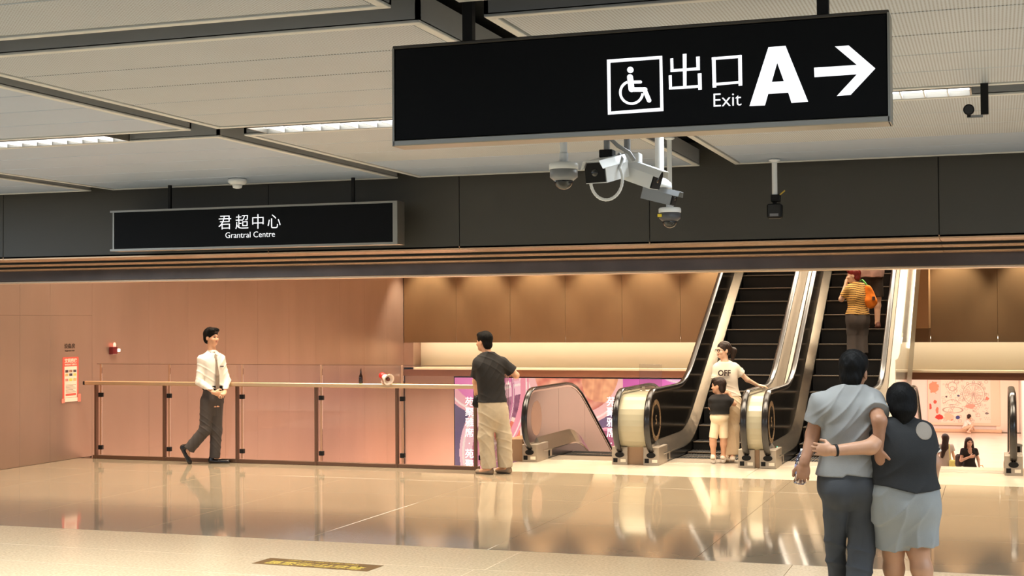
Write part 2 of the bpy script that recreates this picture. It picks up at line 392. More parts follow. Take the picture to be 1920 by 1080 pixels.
# ------------------------------------------------------------------ concourse ceiling
ce = struct(MB().box(-26, 10, -6, 12.02, 3.46, 3.7).obj('ceiling', M['plenum']))
CX = [(-14.6, -11.65), (-11.42, -8.45), (-8.2, -5.15), (-4.95, -2.36), (-2.06, 0.78), (1.0, 3.9)]
CY = [(2.6, 5.38), (5.68, 8.36), (8.72, 11.88)]
for j, (y0, y1) in enumerate(CY):
    for i, (x0, x1) in enumerate(CX):
        # grey upstand tray and white border frame, then separate slats
        mb = MB()
        for (a0, a1, b0, b1) in ((x0, x1, y0, y0 + 0.02), (x0, x1, y1 - 0.02, y1), (x0, x0 + 0.02, y0, y1), (x1 - 0.02, x1, y0, y1)):
            mb.box(a0, a1, b0, b1, CEIL + 0.012, CEIL + 0.14)
        mb.obj('upstand', M['channel'], ce)
        mb = MB(); e = 0.045
        for (a0, a1, b0, b1) in ((x0, x1, y0, y0 + e), (x0, x1, y1 - e, y1), (x0, x0 + e, y0 + e, y1 - e), (x1 - e, x1, y0 + e, y1 - e)):
            mb.box(a0, a1, b0, b1, CEIL, CEIL + 0.02, c=0.003)
        mb.obj('frame', M['frame'], ce)
        n = 5; a = y0 + e + 0.014; p = (y1 - e - 0.014 - a) / n
        for k in range(n):
            solid = j == 2 and k >= 3 and i < 5
            MB().box(x0 + e + 0.014, x1 - e - 0.014, a + p * k + 0.007, a + p * (k + 1) - 0.007, CEIL + 0.006, CEIL + 0.024, c=0.004).obj('slat', M['white'] if (solid or (i in (1, 2) and j > 0)) else M['perf'], ce)
# services glimpsed in the open joints
MB().tube([(-2.21, 2.6, 3.4), (-2.21, 12.0, 3.4)], 0.03, 10).obj('service_pipe', M['matte'], ce)

def ceiling_light(xa, xb, label):
    t = thing('ceiling_light', label, 'light', ((xa + xb) / 2, 8.54, 3.2), group='recessed linear lights in the ceiling joint')
    L_ = (xb - xa) / 2
    mb = MB(); mb.box(-L_, L_, -0.15, -0.14, 0.0, 0.12).box(-L_, L_, 0.14, 0.15, 0.0, 0.12).box(-L_, -L_ + 0.01, -0.15, 0.15, 0, 0.12).box(L_ - 0.01, L_, -0.15, 0.15, 0, 0.12).box(-L_, L_, -0.15, 0.15, 0.11, 0.125)
    mb.obj('housing', M['alu'], t)
    MB().box(-L_ + 0.012, L_ - 0.012, -0.13, 0.13, 0.032, 0.05).obj('diffuser', M['led'], t)
    fin = MB().box(-0.004, 0.004, -0.135, 0.135, 0.0, 0.028).mesh('louvre_fin', M['whiteplastic'])
    k = int((xb - xa) / 0.13)
    for q in range(1, k): link('louvre_fin', fin, t, (-L_ + (xb - xa) * q / k, 0, 0))
    return t
ceiling_light(-7.3, -5.86, 'bright louvred ceiling light at the left edge of the concourse ceiling')
ceiling_light(-4.75, -3.5, 'bright louvred ceiling light in the joint left of the exit sign')
ceiling_light(-1.95, -0.11, 'bright white ceiling light beside the right end of the black exit sign')

sd = thing('smoke_detector', 'small white smoke detector under the ceiling edge above the shopping centre sign', 'detector', tuple(onz(445, 336, 3.2)))
MB().lathe([(0.001, 0), (0.085, 0), (0.085, -0.03), (0.07, -0.045), (0.055, -0.05)][::-1], m=0).obj('base', M['whiteplastic'], sd)
MB().lathe([(0.02, -0.085), (0.04, -0.08), (0.048, -0.05)], m=0).obj('sensor', M['whiteplastic'], sd)

# ------------------------------------------------------------------ hanging exit sign
SY = 5.5
es = thing('exit_sign', 'large black hanging exit sign with wheelchair symbol, letter A and right arrow', 'sign', (-1.37, SY, 2.643))
def esl(px, py, y=SY - 0.062):
    p = ony(px, py, y); return np.array([p[0] + 1.37, p[1] - SY, p[2] - 2.643])
MB().box(-1.003, 1.003, -0.06, 0.06, 0.012, 0.397, c=0.004).obj('panel', M['black'], es)
mb = MB(); mb.box(-1.01, 1.01, -0.066, 0.066, -0.012, 0.012, c=0.003); mb.obj('bottom_frame', M['alu'], es)
for q in (-1.012, 1.003): MB().box(q, q + 0.009, -0.066, 0.066, -0.012, 0.4).obj('side_frame', M['alu'], es)
MB().box(-1.01, 1.01, -0.066, 0.066, 0.397, 0.41, c=0.003).obj('top_frame', mat('sign_top_grey', srgb(70, 66, 62), 0.4, 0.6), es)
for px in (869, 1540):
    X = esl(px, 30)[0]
    MB().box(X - 0.022, X + 0.022, -0.022, 0.022, 0.41, 0.86, c=0.003).obj('hanger', M['matte'], es)
def sp(zx, zy): return esl(1120 + zx / 3.31, 60 + zy / 3.31)
def poly_part(name, polys):
    mb = MB()
    for pl in polys:
        pts = [sp(*p) for p in pl]
        n = len(pts); vs = [(p[0], -0.0635, p[2]) for p in pts] + [(p[0], -0.0595, p[2]) for p in pts]
        mb.add(vs, [list(range(n)), list(range(2 * n - 1, n - 1, -1))] + [(k, (k + 1) % n, n + (k + 1) % n, n + k) for k in range(n)])
    return mb.obj(name, M['signtext'], es)
def stroke(a, b, w_, n=10):
    a = np.array(a, float); b = np.array(b, float); d = (b - a) / np.linalg.norm(b - a); pr = np.array([-d[1], d[0]]); out = []
    t0 = math.atan2(pr[1], pr[0])
    for k in range(n + 1): an = t0 + pi * k / n; out.append(tuple(a + w_ / 2 * np.array([cos(an), sin(an)])))
    for k in range(n + 1): an = t0 + pi + pi * k / n; out.append(tuple(b + w_ / 2 * np.array([cos(an), sin(an)])))
    return out
O = [(60, 172), (402, 148), (410, 490), (66, 513)]; I = [(80, 190), (386, 168), (391, 470), (84, 494)]
poly_part('symbol_border', [[O[k], O[(k + 1) % 4], I[(k + 1) % 4], I[k]] for k in range(4)])
circ = lambda cx, cy, r, n=24: [(cx + r * cos(2 * pi * k / n), cy + r * sin(2 * pi * k / n)) for k in range(n)]
arc = [(212 + 77 * cos(a), 375 + 77 * sin(a)) for a in np.linspace(radians(5), radians(248), 28)] + [(212 + 62 * cos(a), 375 + 62 * sin(a)) for a in np.linspace(radians(248), radians(5), 28)]
poly_part('wheelchair_symbol', [circ(205, 235, 19.5), stroke((203, 280), (212, 355), 36), stroke((222, 311), (268, 310), 18), stroke((212, 357), (296, 357), 28), stroke((292, 357), (321, 424), 27), arc])
poly_part('lettering', [[(530, 137), (553, 135), (553, 348), (533, 349)], [(453, 165), (470, 163), (473, 243), (455, 246)], [(455, 232), (634, 219), (634, 236), (455, 248)],
    [(613, 154), (635, 152), (636, 236), (616, 237)], [(443, 270), (461, 268), (463, 352), (446, 356)], [(446, 342), (645, 328), (645, 345), (446, 357)], [(623, 258), (646, 256), (648, 358), (627, 360)],
    [(711, 158), (733, 156), (738, 344), (716, 346)], [(711, 158), (893, 143), (894, 160), (712, 174)], [(874, 145), (896, 143), (899, 332), (877, 334)], [(716, 318), (898, 303), (898, 318), (716, 334)]])
poly_part('letter_a', [[(1062, 95), (1116, 90), (1116, 190), (1082, 310), (1060, 384), (1040, 455), (945, 459)], [(1116, 90), (1168, 86), (1308, 432), (1205, 440), (1185, 376), (1158, 306), (1116, 190)], [(1082, 310), (1158, 306), (1185, 376), (1060, 384)]])
poly_part('arrow', [[(1345, 222), (1612, 205), (1475, 90), (1560, 84), (1725, 226), (1572, 390), (1487, 397), (1612, 262), (1348, 280)]])
c_ = sp(803, 424)
text('lettering', 'Exit', 0.0755, M['signtext'], es, (c_[0], -0.0625, c_[2]), (pi / 2, 0, 0), 0.001, -0.0006, sx=0.98)

# ------------------------------------------------------------------ shopping centre sign
GY = 11.7
gs = thing('shop_sign', 'long black hanging sign naming the shopping centre on the grey fascia', 'sign', (-6.555, GY, 2.585))
MB().box(-1.46, 1.46, -0.07, 0.07, 0.02, 0.372, c=0.003).obj('panel', M['black'], gs)
mb = MB(); mb.box(-1.505, 1.505, -0.075, 0.09, 0.0, 0.02).box(-1.505, 1.505, -0.075, 0.09, 0.372, 0.39).box(1.46, 1.505, -0.075, 0.09, 0.02, 0.372).box(-1.475, -1.46, -0.075, 0.09, 0.02, 0.372)
mb.obj('frame', M['alu'], gs)
def gsl(px, py): p = ony(px, py, GY - 0.07); return (p[0] + 6.555, -0.0735, p[2] - 2.585)
for ch, px in zip('君超中心', (422, 454, 484, 514)):
    text('lettering', ch, 0.148, M['signtext'], gs, gsl(px, 418 - (px - 468) * 0.02), (pi / 2, 0, 0), 0.001, -0.0012)
text('lettering', 'Grantral Centre', 0.078, M['signtext'], gs, gsl(469, 440.5), (pi / 2, 0, 0), 0.001, -0.0008, sx=1.02)
for px in (311, 656):
    X = gsl(px, 370)[0]; MB().box(X - 0.014, X + 0.014, -0.014, 0.014, 0.39, 0.84, c=0.002).obj('hanger', M['matte'], gs)

# ------------------------------------------------------------------ security cameras
def ball_pole(t, x, y, z0, r=0.021, m=None, top=CEIL + 0.012):
    MB().tube([(x, y, z0), (x, y, top - t.location[2])], r, 14).obj('pole', m or M['whiteplastic'], t)
    MB().lathe([(r * 2.1, CEIL - t.location[2]), (r * 2.1, CEIL - 0.012 - t.location[2]), (r * 1.1, CEIL - 0.02 - t.location[2])][::-1], (x, y, 0)).obj('ceiling_flange', M['whiteplastic'], t)
def dome_camera(px, py, Y, rad, label, body):
    p = ony(px, py, Y); t = thing('dome_camera', label, 'security camera', tuple(p), group='dome cameras on ceiling poles')
    r = rad
    MB().lathe([(r * .25, r * .62), (r * .9, r * .6), (r, r * .5), (r, r * .16), (r * .96, r * .14)][::-1], n=32).obj('cap', M['whiteplastic'], t)
    MB().lathe([(r * .95, r * .14), (r * .95, -r * .38), (r * .8, -r * .5), (r * .66, -r * .62)][::-1], n=32).obj('ring', body, t)
    MB().lathe([(r * .66 * cos(a), -r * .6 - r * .62 * sin(a)) for a in np.linspace(0, pi / 2 - 0.02, 10)][::-1], n=28).obj('dome', M['dome'], t)
    MB().lathe([(0.027, r * .6), (0.027, r * .62 + 0.05), (0.024, r * .62 + 0.06)][::-1], n=18).obj('collar', M['whiteplastic'], t)
    ball_pole(t, 0, 0, r * .6, 0.022 if r > .08 else 0.018, None, CEIL + 0.012 if r > .08 else 3.47)
    return t
dome_camera(1057, 322, 7.9, 0.086, 'white and grey dome camera, leftmost of the cameras below the exit sign', M['greyplastic'])
d2 = dome_camera(1256, 402, 9.9, 0.080, 'small dome camera with dark ring, lowest of the camera cluster', mat('dark_grey_plastic', srgb(74, 74, 78), 0.4))
MB().box(-0.075, -0.045, -0.066, -0.058, -0.02, 0.0).obj('label_sticker', mat('tag_yellow', srgb(214, 190, 40), 0.5), d2)

def rotz_to(d):  # matrix whose local +X points along d
    d = Vector(d).normalized(); zc = Vector((0, 0, 1)); y = zc.cross(d).normalized(); z = d.cross(y)
    return Matrix(((d.x, y.x, z.x), (d.y, y.y, z.y), (d.z, y.z, z.z)))
def bullet_camera(px, py, Y, d, L_, w_, h_, label, shell, face, pole_px=None, pole_len=0.1, side_face=None):
    p = ony(px, py, Y); t = thing('bullet_camera', label, 'security camera', tuple(p), group='bullet cameras on ceiling poles')
    R = rotz_to(d).to_4x4()
    a = w_ / 2; b = h_ / 2; k = 0.35
    prof = [(-a, -b), (a, -b), (a, b * k), (a * .72, b), (-a * .72, b), (-a, b * k)]
    TT = lambda u, v, e: tuple(R @ Vector((e, u, v)))
    MB().prism(prof, (-L_ / 2, L_ / 2 - 0.012), T=TT).obj('housing', shell, t)
    MB().prism([(u * .93, v * .9) for u, v in prof], (L_ / 2 - 0.012, L_ / 2 - 0.002), T=TT).obj('front_face', face, t)
    mb = MB(); mb.prism([(-a * 1.06, b * k), (-a * .74, b * 1.06), (a * .74, b * 1.06), (a * 1.06, b * k), (a * 1.06, b * k + .004), (a * .76, b * 1.12), (-a * .76, b * 1.12), (-a * 1.06, b * k + .004)], (-L_ / 2, L_ / 2 + 0.03), T=TT)
    mb.obj('sun_shield', shell, t)
    MB().lathe([(0.001, L_ / 2), (w_ * .15, L_ / 2), (w_ * .15, L_ / 2 - 0.004)][::-1], n=20, T=R @ Matrix.Rotation(pi / 2, 4, 'Y')).obj('lens', M['dome'], t)
    return t, R
B1, R1 = bullet_camera(1137, 318, 7.9, (-0.22, -1.0, -0.22), 0.30, 0.135, 0.125, 'white bullet camera with square black front and looping hose', M['whiteplastic'], M['matte'])
MB().box(-0.05, 0.03, 0.02, 0.1, 0.075, 0.12, c=0.004).obj('pan_bracket', M['matte'], B1)
ball_pole(B1, -0.01, 0.05, 0.11, 0.018, M['greyplastic'])
hose = [(0.09 * sin(a) - 0.02, -0.03, -0.045 - 0.11 * (1 - cos(a)) * 0.5 - 0.04) for a in np.linspace(-pi * .98, pi * .98, 40)]
hose = [(0.095 * cos(a), 0.0, -0.06 + 0.115 * sin(a)) for a in np.linspace(radians(165), radians(395), 44)] + [(0.085, 0.06, 0.06), (0.05, 0.1, 0.1)]
MB().tube(hose, [0.0085 + 0.0012 * (k % 2) for k in range(len(hose))], 10).obj('hose', M['whiteplastic'], B1)
MB().tube([(-0.01, 0.02, 0.3), (0.0, 0.02, 0.2), (0.06, 0.03, 0.14), (0.12, 0.06, 0.1), (0.14, 0.1, 0.06)], 0.012, 10).obj('cable_sleeve', M['greyplastic'], B1)
B2, R2 = bullet_camera(1195, 325, 8.1, (0.93, -0.3, -0.36), 0.30, 0.10, 0.115, 'white bullet camera turned to the right behind the hose loop', M['whiteplastic'], M['matte'])
MB().box(-0.09, 0.02, -0.04, 0.05, 0.06, 0.12, c=0.006).obj('bracket', M['whiteplastic'], B2)
ball_pole(B2, -0.06, 0.0, 0.1, 0.02, M['greyplastic'])
B3, R3 = bullet_camera(1237, 366, 8.5, (0.95, -0.15, -0.26), 0.21, 0.075, 0.09, 'grey box camera tilted right under a thick white pole', M['greyplastic'], M['matte'])
MB().lathe([(0.075, 0.045), (0.07, 0.075), (0.04, 0.1), (0.026, 0.12)], n=24).obj('cone_base', M['whiteplastic'], B3)
ball_pole(B3, 0, 0, 0.1, 0.028, None, 3.47)
B4 = thing('flood_camera', 'small black box camera on a white pole in front of the grey fascia', 'security camera', tuple(ony(1453, 396, 11.62)))
MB().box(-0.06, 0.06, -0.05, 0.05, -0.06, 0.06, c=0.012).obj('housing', M['matte'], B4)
MB().box(-0.05, 0.05, -0.054, -0.049, -0.05, 0.05, c=0.002).obj('front_glass', M['dome'], B4)
MB().box(-0.035, 0.035, -0.057, -0.053, -0.045, -0.022).obj('label_strip', mat('strip_grey', srgb(110, 110, 116), 0.4), B4)
MB().box(-0.03, 0.045, -0.03, 0.03, 0.075, 0.135, c=0.006).obj('bracket', M['matte'], B4)
MB().box(-0.015, 0.015, -0.012, 0.012, 0.05, 0.08).obj('hinge', M['matte'], B4)
MB().tube([(0.04, -0.01, 0.13), (0.085, -0.02, 0.165)], 0.006, 8).obj('cable_tie', mat('tie_yellow', srgb(190, 160, 50), 0.5), B4)
ball_pole(B4, 0, 0, 0.13, 0.022)
p = ony(1843, 205, 8.3)
B5 = thing('bracket_camera', 'round black camera on a flat black ceiling bracket at the upper right', 'security camera', tuple(p))
MB().box(-0.012, 0.03, -0.008, 0.008, -0.03, CEIL + 0.1 - p[2], c=0.002).obj('bracket', M['matte'], B5)
MB().box(-0.085, 0.0, -0.006, 0.006, -0.045, -0.03).obj('arm', M['greyplastic'], B5)
MB().tube([(-0.075, 0.035, 0.005), (-0.075, -0.045, -0.003)], 0.03, 18).obj('housing', M['matte'], B5)
MB().tube([(-0.075, -0.045, -0.003), (-0.075, -0.05, -0.004)], 0.024, 18).obj('lens', M['dome'], B5)
MB().box(-0.085, -0.065, -0.01, 0.01, -0.04, -0.02).obj('mount', M['matte'], B5)

# ------------------------------------------------------------------ glass railing
gr = thing('glass_railing', 'glass railing with champagne handrail and bronze posts along the edge of the void', 'railing', (-9.08, YF, 0))
px_ = [-11.89, -10.79, -9.66, -8.48, -7.32, -6.24]
for i, x in enumerate(px_):
    X = x + 9.08
    MB().box(X - 0.028, X + 0.004, -0.03, 0.03, 0.0, 1.03, c=0.003).obj('post', M['post'], gr)
    MB().box(X + 0.05, X + 0.075, -0.012, 0.012, 0.06, 1.32, c=0.002).obj('glass_edge_strip', M['postlight'], gr)
    for z in (0.16, 0.89): MB().box(X + 0.035, X + 0.095, -0.03, 0.02, z - 0.03, z + 0.03, c=0.004).obj('clamp', M['matte'], gr)
for i in range(5):
    MB().box(px_[i] + 9.08 + 0.078, px_[i + 1] + 9.08 + 0.046, -0.006, 0.006, 0.05, 1.32).obj('glass_panel', M['glass'], gr)
MB().box(-6.2 + 9.08, -6.188 + 9.08, 0.03, 1.15, 0.05, 1.3).obj('glass_panel', M['glass'], gr)
MB().box(-11.95 + 9.08, -6.2 + 9.08, -0.022, 0.022, 0.0, 0.05, c=0.003).obj('bottom_channel', M['post'], gr)
MB().box(-12.05 + 9.08, -6.2 + 9.08, -0.075, -0.02, 1.03, 1.085, c=0.008).obj('handrail', M['gold'], gr)
MB().box(-12.08 + 9.08, -12.03 + 9.08, -0.07, -0.02, 1.03, 1.08, c=0.004).obj('rail_end', M['matte'], gr)
mb = MB()
mb.box(-11.89 + 9.08, -6.2 + 9.08, -0.008, 0.008, 1.32, 1.326); mb.obj('glass_top_trim', M['post'], gr)

# bottle and loudhailer standing on the rail
wbt = thing('bottle', 'dark brown bottle standing on the champagne handrail', 'bottle', (-7.825, YF - 0.048, 1.0855))
MB().lathe([(0.001, 0), (0.024, 0), (0.027, 0.006), (0.027, 0.075), (0.024, 0.095), (0.012, 0.125), (0.0095, 0.16), (0.0095, 0.176)], n=20).obj('body', mat('bottle_dark', srgb(34, 20, 16), 0.12, coat=0.5), wbt)
MB().lathe([(0.0115, 0.172), (0.0115, 0.192), (0.009, 0.196)], n=16).obj('cap', mat('cap_brown', srgb(96, 58, 40), 0.4), wbt)
mg = thing('megaphone', 'red and white megaphone lying on the champagne handrail', 'megaphone', (-7.46, YF - 0.098, 1.085))
Tm = Matrix.Translation((0, 0, 0.085)) @ Matrix.Rotation(radians(-32), 4, 'Z') @ Matrix.Rotation(radians(108), 4, 'Y')
MB().lathe([(0.001, -0.105), (0.03, -0.1), (0.042, -0.08), (0.043, -0.03), (0.036, -0.02)], n=24, T=Tm).obj('body', mat('megaphone_red', srgb(205, 40, 36), 0.35), mg)
MB().lathe([(0.034, -0.022), (0.042, 0.01), (0.05, 0.05), (0.068, 0.085), (0.078, 0.095), (0.078, 0.1), (0.06, 0.09), (0.04, 0.06)], n=28, T=Tm).obj('horn', mat('megaphone_white', srgb(236, 218, 204), 0.4), mg)
MB().lathe([(0.001, 0.092), (0.022, 0.09), (0.026, 0.06)][::-1], n=18, T=Tm).obj('reflex_cone', mat('megaphone_brown', srgb(96, 44, 30), 0.5), mg)
MB().tube([tuple(Tm @ Vector((0.03, 0.0, -0.05))), (-0.045, 0, 0.025), (-0.03, 0, 0.0)], 0.011, 10).obj('handle', mat('megaphone_grip', srgb(206, 176, 160), 0.5), mg)

# ------------------------------------------------------------------ things on the left wall
al = thing('fire_alarm', 'small dark red wall alarm with glowing beacon on the bronze wall', 'alarm', (WX0, 17.63, 1.49))
MB().box(0, 0.07, -0.06, 0.06, -0.055, 0.055, c=0.008).obj('body', mat('alarm_red', srgb(92, 16, 16), 0.35), al)
MB().lathe([(0.022, 0.055), (0.022, 0.09), (0.012, 0.115)], (0.035, 0.03, 0), n=16).obj('beacon', emat('beacon_red', (1, 0.25, 0.18, 1), 2.5), al)
MB().box(0.045, 0.085, 0.05, 0.11, -0.02, 0.025, c=0.006).obj('indicator', emat('indicator_white', (1, 0.8, 0.66, 1), 1.4), al)
dsg = thing('door_sign', 'small dark lettering on the bronze wall above the red notice', 'sign', (WX0, 16.65, 1.55))
dm = mat('letter_dark', srgb(48, 34, 26), 0.5)
text('lettering', '设备房', 0.072, dm, dsg, (0.002, 0, 0.02), (pi / 2, 0, pi / 2), 0.001, 0.001, sx=1.15)
text('lettering', 'Equipment room', 0.026, dm, dsg, (0.002, 0, -0.04), (pi / 2, 0, pi / 2), 0.001, 0.001, sx=1.2)
nt_ = thing('notice_poster', 'red bordered paper notice taped to the left bronze wall', 'poster', (WX0, 16.67, 0.8))
nr = mat('notice_red', srgb(206, 84, 70), 0.6); nw = mat('notice_white', srgb(240, 214, 196), 0.6)
MB().box(0.0, 0.003, -0.18, 0.18, 0.02, 0.62).obj('backing', nr, nt_)
MB().box(0.003, 0.005, -0.14, 0.14, 0.06, 0.49).obj('sheet', nw, nt_)
text('lettering', '文明乘梯', 0.066, nw, nt_, (0.0042, 0, 0.565), (pi / 2, 0, pi / 2), 0.0006, 0.0015, sx=1.05)
text('lettering', '请站稳扶好 注意安全', 0.024, nw, nt_, (0.0042, 0, 0.515), (pi / 2, 0, pi / 2), 0.0006, 0.0006, sx=1.2)
cols = [srgb(*c) for c in ((80, 60, 58), (150, 110, 90), (60, 56, 62), (216, 170, 110), (70, 58, 70), (226, 196, 110), (206, 140, 120), (222, 190, 90), (206, 170, 110))]
for k in range(9):
    y = -0.09 + 0.09 * (k % 3); z = 0.425 - 0.05 * (k // 3) - (0.02 if k > 5 else 0)
    MB().box(0.005, 0.006, y - 0.034, y + 0.034, z - 0.018, z + 0.018).obj('picture', mat('notice_pic_%d' % k, cols[k], 0.6, noise=0.3, nscale=60), nt_)
grl = mat('notice_grey', srgb(150, 120, 104), 0.6); mb = MB()
for k in range(7): mb.box(0.005, 0.006, -0.115, 0.115 - 0.03 * (k % 3), 0.13 + 0.017 * k, 0.136 + 0.017 * k)
tag(mb.obj('print_lines', grl, nt_), kind='stuff')
MB().box(0.005, 0.006, -0.115, 0.115, 0.085, 0.115).obj('footer', nr, nt_)
mb = MB(); mb.box(0.003, 0.012, -0.15, 0.15, 0.0, 0.055, c=0.003); mb.obj('curled_bottom', nw, nt_)
for s in (-1, 1): MB().box(0.012, 0.016, s * 0.18 - 0.035, s * 0.18 + 0.035, -0.01, 0.05 if s < 0 else 0.1, c=0.001).obj('tape', mat('tape_pink', srgb(222, 130, 112), 0.5), nt_)

# ------------------------------------------------------------------ escalators
SL = 0.577
def make_zf(sgn, y0=1.75, w_=0.95, top=None):
    def zf(y):
        if y < y0: z = 0.0
        elif y < y0 + w_: z = SL * (y - y0) ** 2 / (2 * w_)
        else: z = SL * (y - y0 - w_ / 2)
        z *= sgn
        return z if top is None else max(z, top)
    return zf
E0 = 17.95
def newel(r, cy=0.24, cz=0.555, n=16, a0=-100, a1=90):
    return [(cy + r * cos(radians(180 + 90 - a)) * 1.0, cz + r * sin(radians(180 + 90 - a))) for a in np.linspace(0, 180, n)]
def esc_path(zf, r, ylast, dy=0.25):
    """side profile: newel half circle from bottom to top, then along the incline at height cz+r"""
    p = newel(r); top = 0.555 + r; y = 0.24
    out = list(p); ys = np.arange(0.5, ylast + 1e-6, dy)
    out += [(float(q), top + zf(float(q))) for q in ys]
    return out
def escalator(name, label, xc, sgn, early=False, yend=9.9):
    t = thing(name, label, 'escalator', (xc, E0, 0), group=None)
    zf = make_zf(sgn); zs = make_zf(sgn, 0.45, 0.5) if early else zf; pb = -0.75 if early else 0.25
    ysb = list(np.arange(0.3, yend + 1e-6, 0.2))
    steps_end = yend
    for s in (-1, 1):
        X = s * 0.62
        # handrail: rounded flat section swept along the loop
        path = esc_path(zf, 0.42, yend)
        path = [(0.42, 0.142), (0.34, 0.136)] + path
        prof = [(0.041 * cos(a), 0.02 * sin(a)) for a in np.linspace(0, 2 * pi, 13)[:-1]]
        vs = []; n = len(prof); P = [np.array(q) for q in path]
        for i, q in enumerate(P):
            tg = P[min(i + 1, len(P) - 1)] - P[max(i - 1, 0)]; tg /= np.linalg.norm(tg); nr_ = np.array([-tg[1], tg[0]])
            for (a, b) in prof: vs.append((X + a, q[0] + nr_[0] * b, q[1] + nr_[1] * b))
        fs = [(i * n + k, i * n + (k + 1) % n, (i + 1) * n + (k + 1) % n, (i + 1) * n + k) for i in range(len(P) - 1) for k in range(n)] + [list(range(n)), [(len(P) - 1) * n + k for k in range(n)]]
        MB().add(vs, fs, 0, True).obj('handrail', M['rubber'], t)
        # balustrade panels between deck and handrail, in lengths with joints
        top = esc_path(zf, 0.40, yend, 0.2)
        cuts = [-1, 1.35] + list(np.arange(2.7, yend, 1.45)) + [yend]
        nose = [q for q in top if q[0] <= 0.5]; rest = [q for q in top if q[0] > 0.5]
        for ci in range(len(cuts) - 1):
            a, b = cuts[ci], cuts[ci + 1]
            tp = [q for q in rest if a + 0.004 < q[0] < b - 0.004]
            if ci == 0: poly = nose + tp + [(b - 0.003, 0.955 + zf(b)), (b - 0.003, 0.2 + (zs(b) if early else 0.05)), (0.4, 0.22), (0.24, 0.2)]
            else:
                bot = [(q[0], 0.25 + zf(q[0])) for q in tp][::-1]
                poly = [(a + 0.003, 0.955 + zf(a))] + tp + [(b - 0.003, 0.955 + zf(b)), (b - 0.003, 0.25 + zf(b))] + bot + [(a + 0.003, 0.25 + zf(a))]
            # strips: build as quads between top and bottom to keep the surface clean
            if ci == 0: MB().prism(poly, (X - 0.014, X + 0.014), T=lambda u, v, e: (e, u, v)).obj('balustrade_panel', M['balus'], t)
            else:
                yy = [a + 0.003] + [q[0] for q in tp] + [b - 0.003]
                MB().ribbon(yy, zf, [(X - 0.014, pb), (X + 0.014, pb), (X + 0.014, 0.955), (X - 0.014, 0.955)]).obj('balustrade_panel', M['balus'], t)
        # bright rim under the handrail
        rim = esc_path(zf, 0.385, yend); P = [np.array(q) for q in rim]; vs = []; prof = [(-0.02, -0.012), (0.02, -0.012), (0.02, 0.012), (-0.02, 0.012)]; n = 4
        for i, q in enumerate(P):
            tg = P[min(i + 1, len(P) - 1)] - P[max(i - 1, 0)]; tg /= np.linalg.norm(tg); nr_ = np.array([-tg[1], tg[0]])
            for (a, b) in prof: vs.append((X + a, q[0] + nr_[0] * b, q[1] + nr_[1] * b))
        fs = [(i * n + k, i * n + (k + 1) % n, (i + 1) * n + (k + 1) % n, (i + 1) * n + k) for i in range(len(P) - 1) for k in range(n)] + [[0, 1, 2, 3], [(len(P) - 1) * n + k for k in range(n)]]
        MB().add(vs, fs).obj('handrail_guide', M['steel'], t)
        # decks, skirt, outer cladding
        ys2 = [0.32] + [y for y in ysb if y > 0.4]; ys3 = [y for y in ysb if y > 1.69]
        MB().ribbon(ys2, zs, [(s * 0.605, 0.31), (s * 0.63, 0.26), (s * 0.52, 0.11), (s * 0.508, 0.13)]).obj('inner_deck', M['steel'], t)
        MB().ribbon(ys2, zs, [(s * 0.522, 0.14), (s * 0.535, 0.14), (s * 0.535, -0.3), (s * 0.522, -0.3)]).obj('skirt_panel', M['skirt'], t)
        MB().ribbon(ys3, zf, [(s * 0.638, 0.25), (s * 0.75, 0.235), (s * 0.75, 0.21), (s * 0.638, 0.21)]).obj('outer_deck', M['steel_soft'], t)
        MB().ribbon(ys3, zf, [(s * 0.72, 0.21), (s * 0.745, 0.21), (s * 0.745, -0.95), (s * 0.72, -0.95)]).obj('side_cladding', M['steel_soft'], t)
        # newel base
        b = MB().box(X - 0.105, X + 0.105, 0.05, 0.55, 0.0, 0.235, c=0.004).obj('newel_base', M['steel_soft'], t)
        MB().tube([(X, 0.03, 0.13), (X, 0.058, 0.13)], 0.058, 20, fl=0.62).obj('inlet', M['matte'], b)
        MB().box(X - 0.085, X - 0.03, 0.04, 0.052, 0.03, 0.085, c=0.002).obj('button', M['matte'], b)
        MB().box(X + 0.012, X + 0.082, 0.044, 0.051, 0.035, 0.075).obj('switch_label', mat('label_pale', srgb(232, 222, 200), 0.4), b)
        MB().box(s * 0.517, s * 0.515 - s * 0.006, 0.62, 0.70, 0.03, 0.12).obj('emergency_plate', M['steel_soft'], t)
    # steps
    stepm = MB().box(-0.505, 0.505, 0.0, 0.40, -0.24, -0.012).box(-0.505, 0.505, -0.012, 0.02, -0.02, 0.0, 1, c=0.003).mesh('step', [M['step'], M['nose']])
    tread = MB()
    for k in range(26): tread.box(-0.498 + 0.0385 * k, -0.478 + 0.0385 * k, 0.03, 0.396, -0.012, -0.002)
    treadm = tread.mesh('tread_ribs', M['step'])
    k = 0
    ystart = 0.5 if early else 1.02
    while ystart + 0.4 * k + 0.4 < yend:
        y = ystart + 0.4 * k; z = zs(y + (0.2 if sgn > 0 else 0.4)) - 0.0
        o = link('step', stepm, t, (0, y, z)); q = link('tread', treadm, o); q['kind'] = 'stuff'; k += 1
    # comb plate and floor plate
    MB().box(-0.51, 0.51, *((0.2, 0.47) if early else (0.45, 1.0)), -0.02, 0.006, c=0.003).obj('floor_plate', M['steel_soft'], t)
    mb = MB()
    for q in range(50): mb.box(-0.5 + 0.02 * q, -0.489 + 0.02 * q, *((0.47, 0.52) if early else (1.0, 1.06)), -0.01, 0.004)
    tag(mb.obj('comb', mat('comb_brass', srgb(150, 118, 76), 0.35, 0.8), t), kind='stuff')
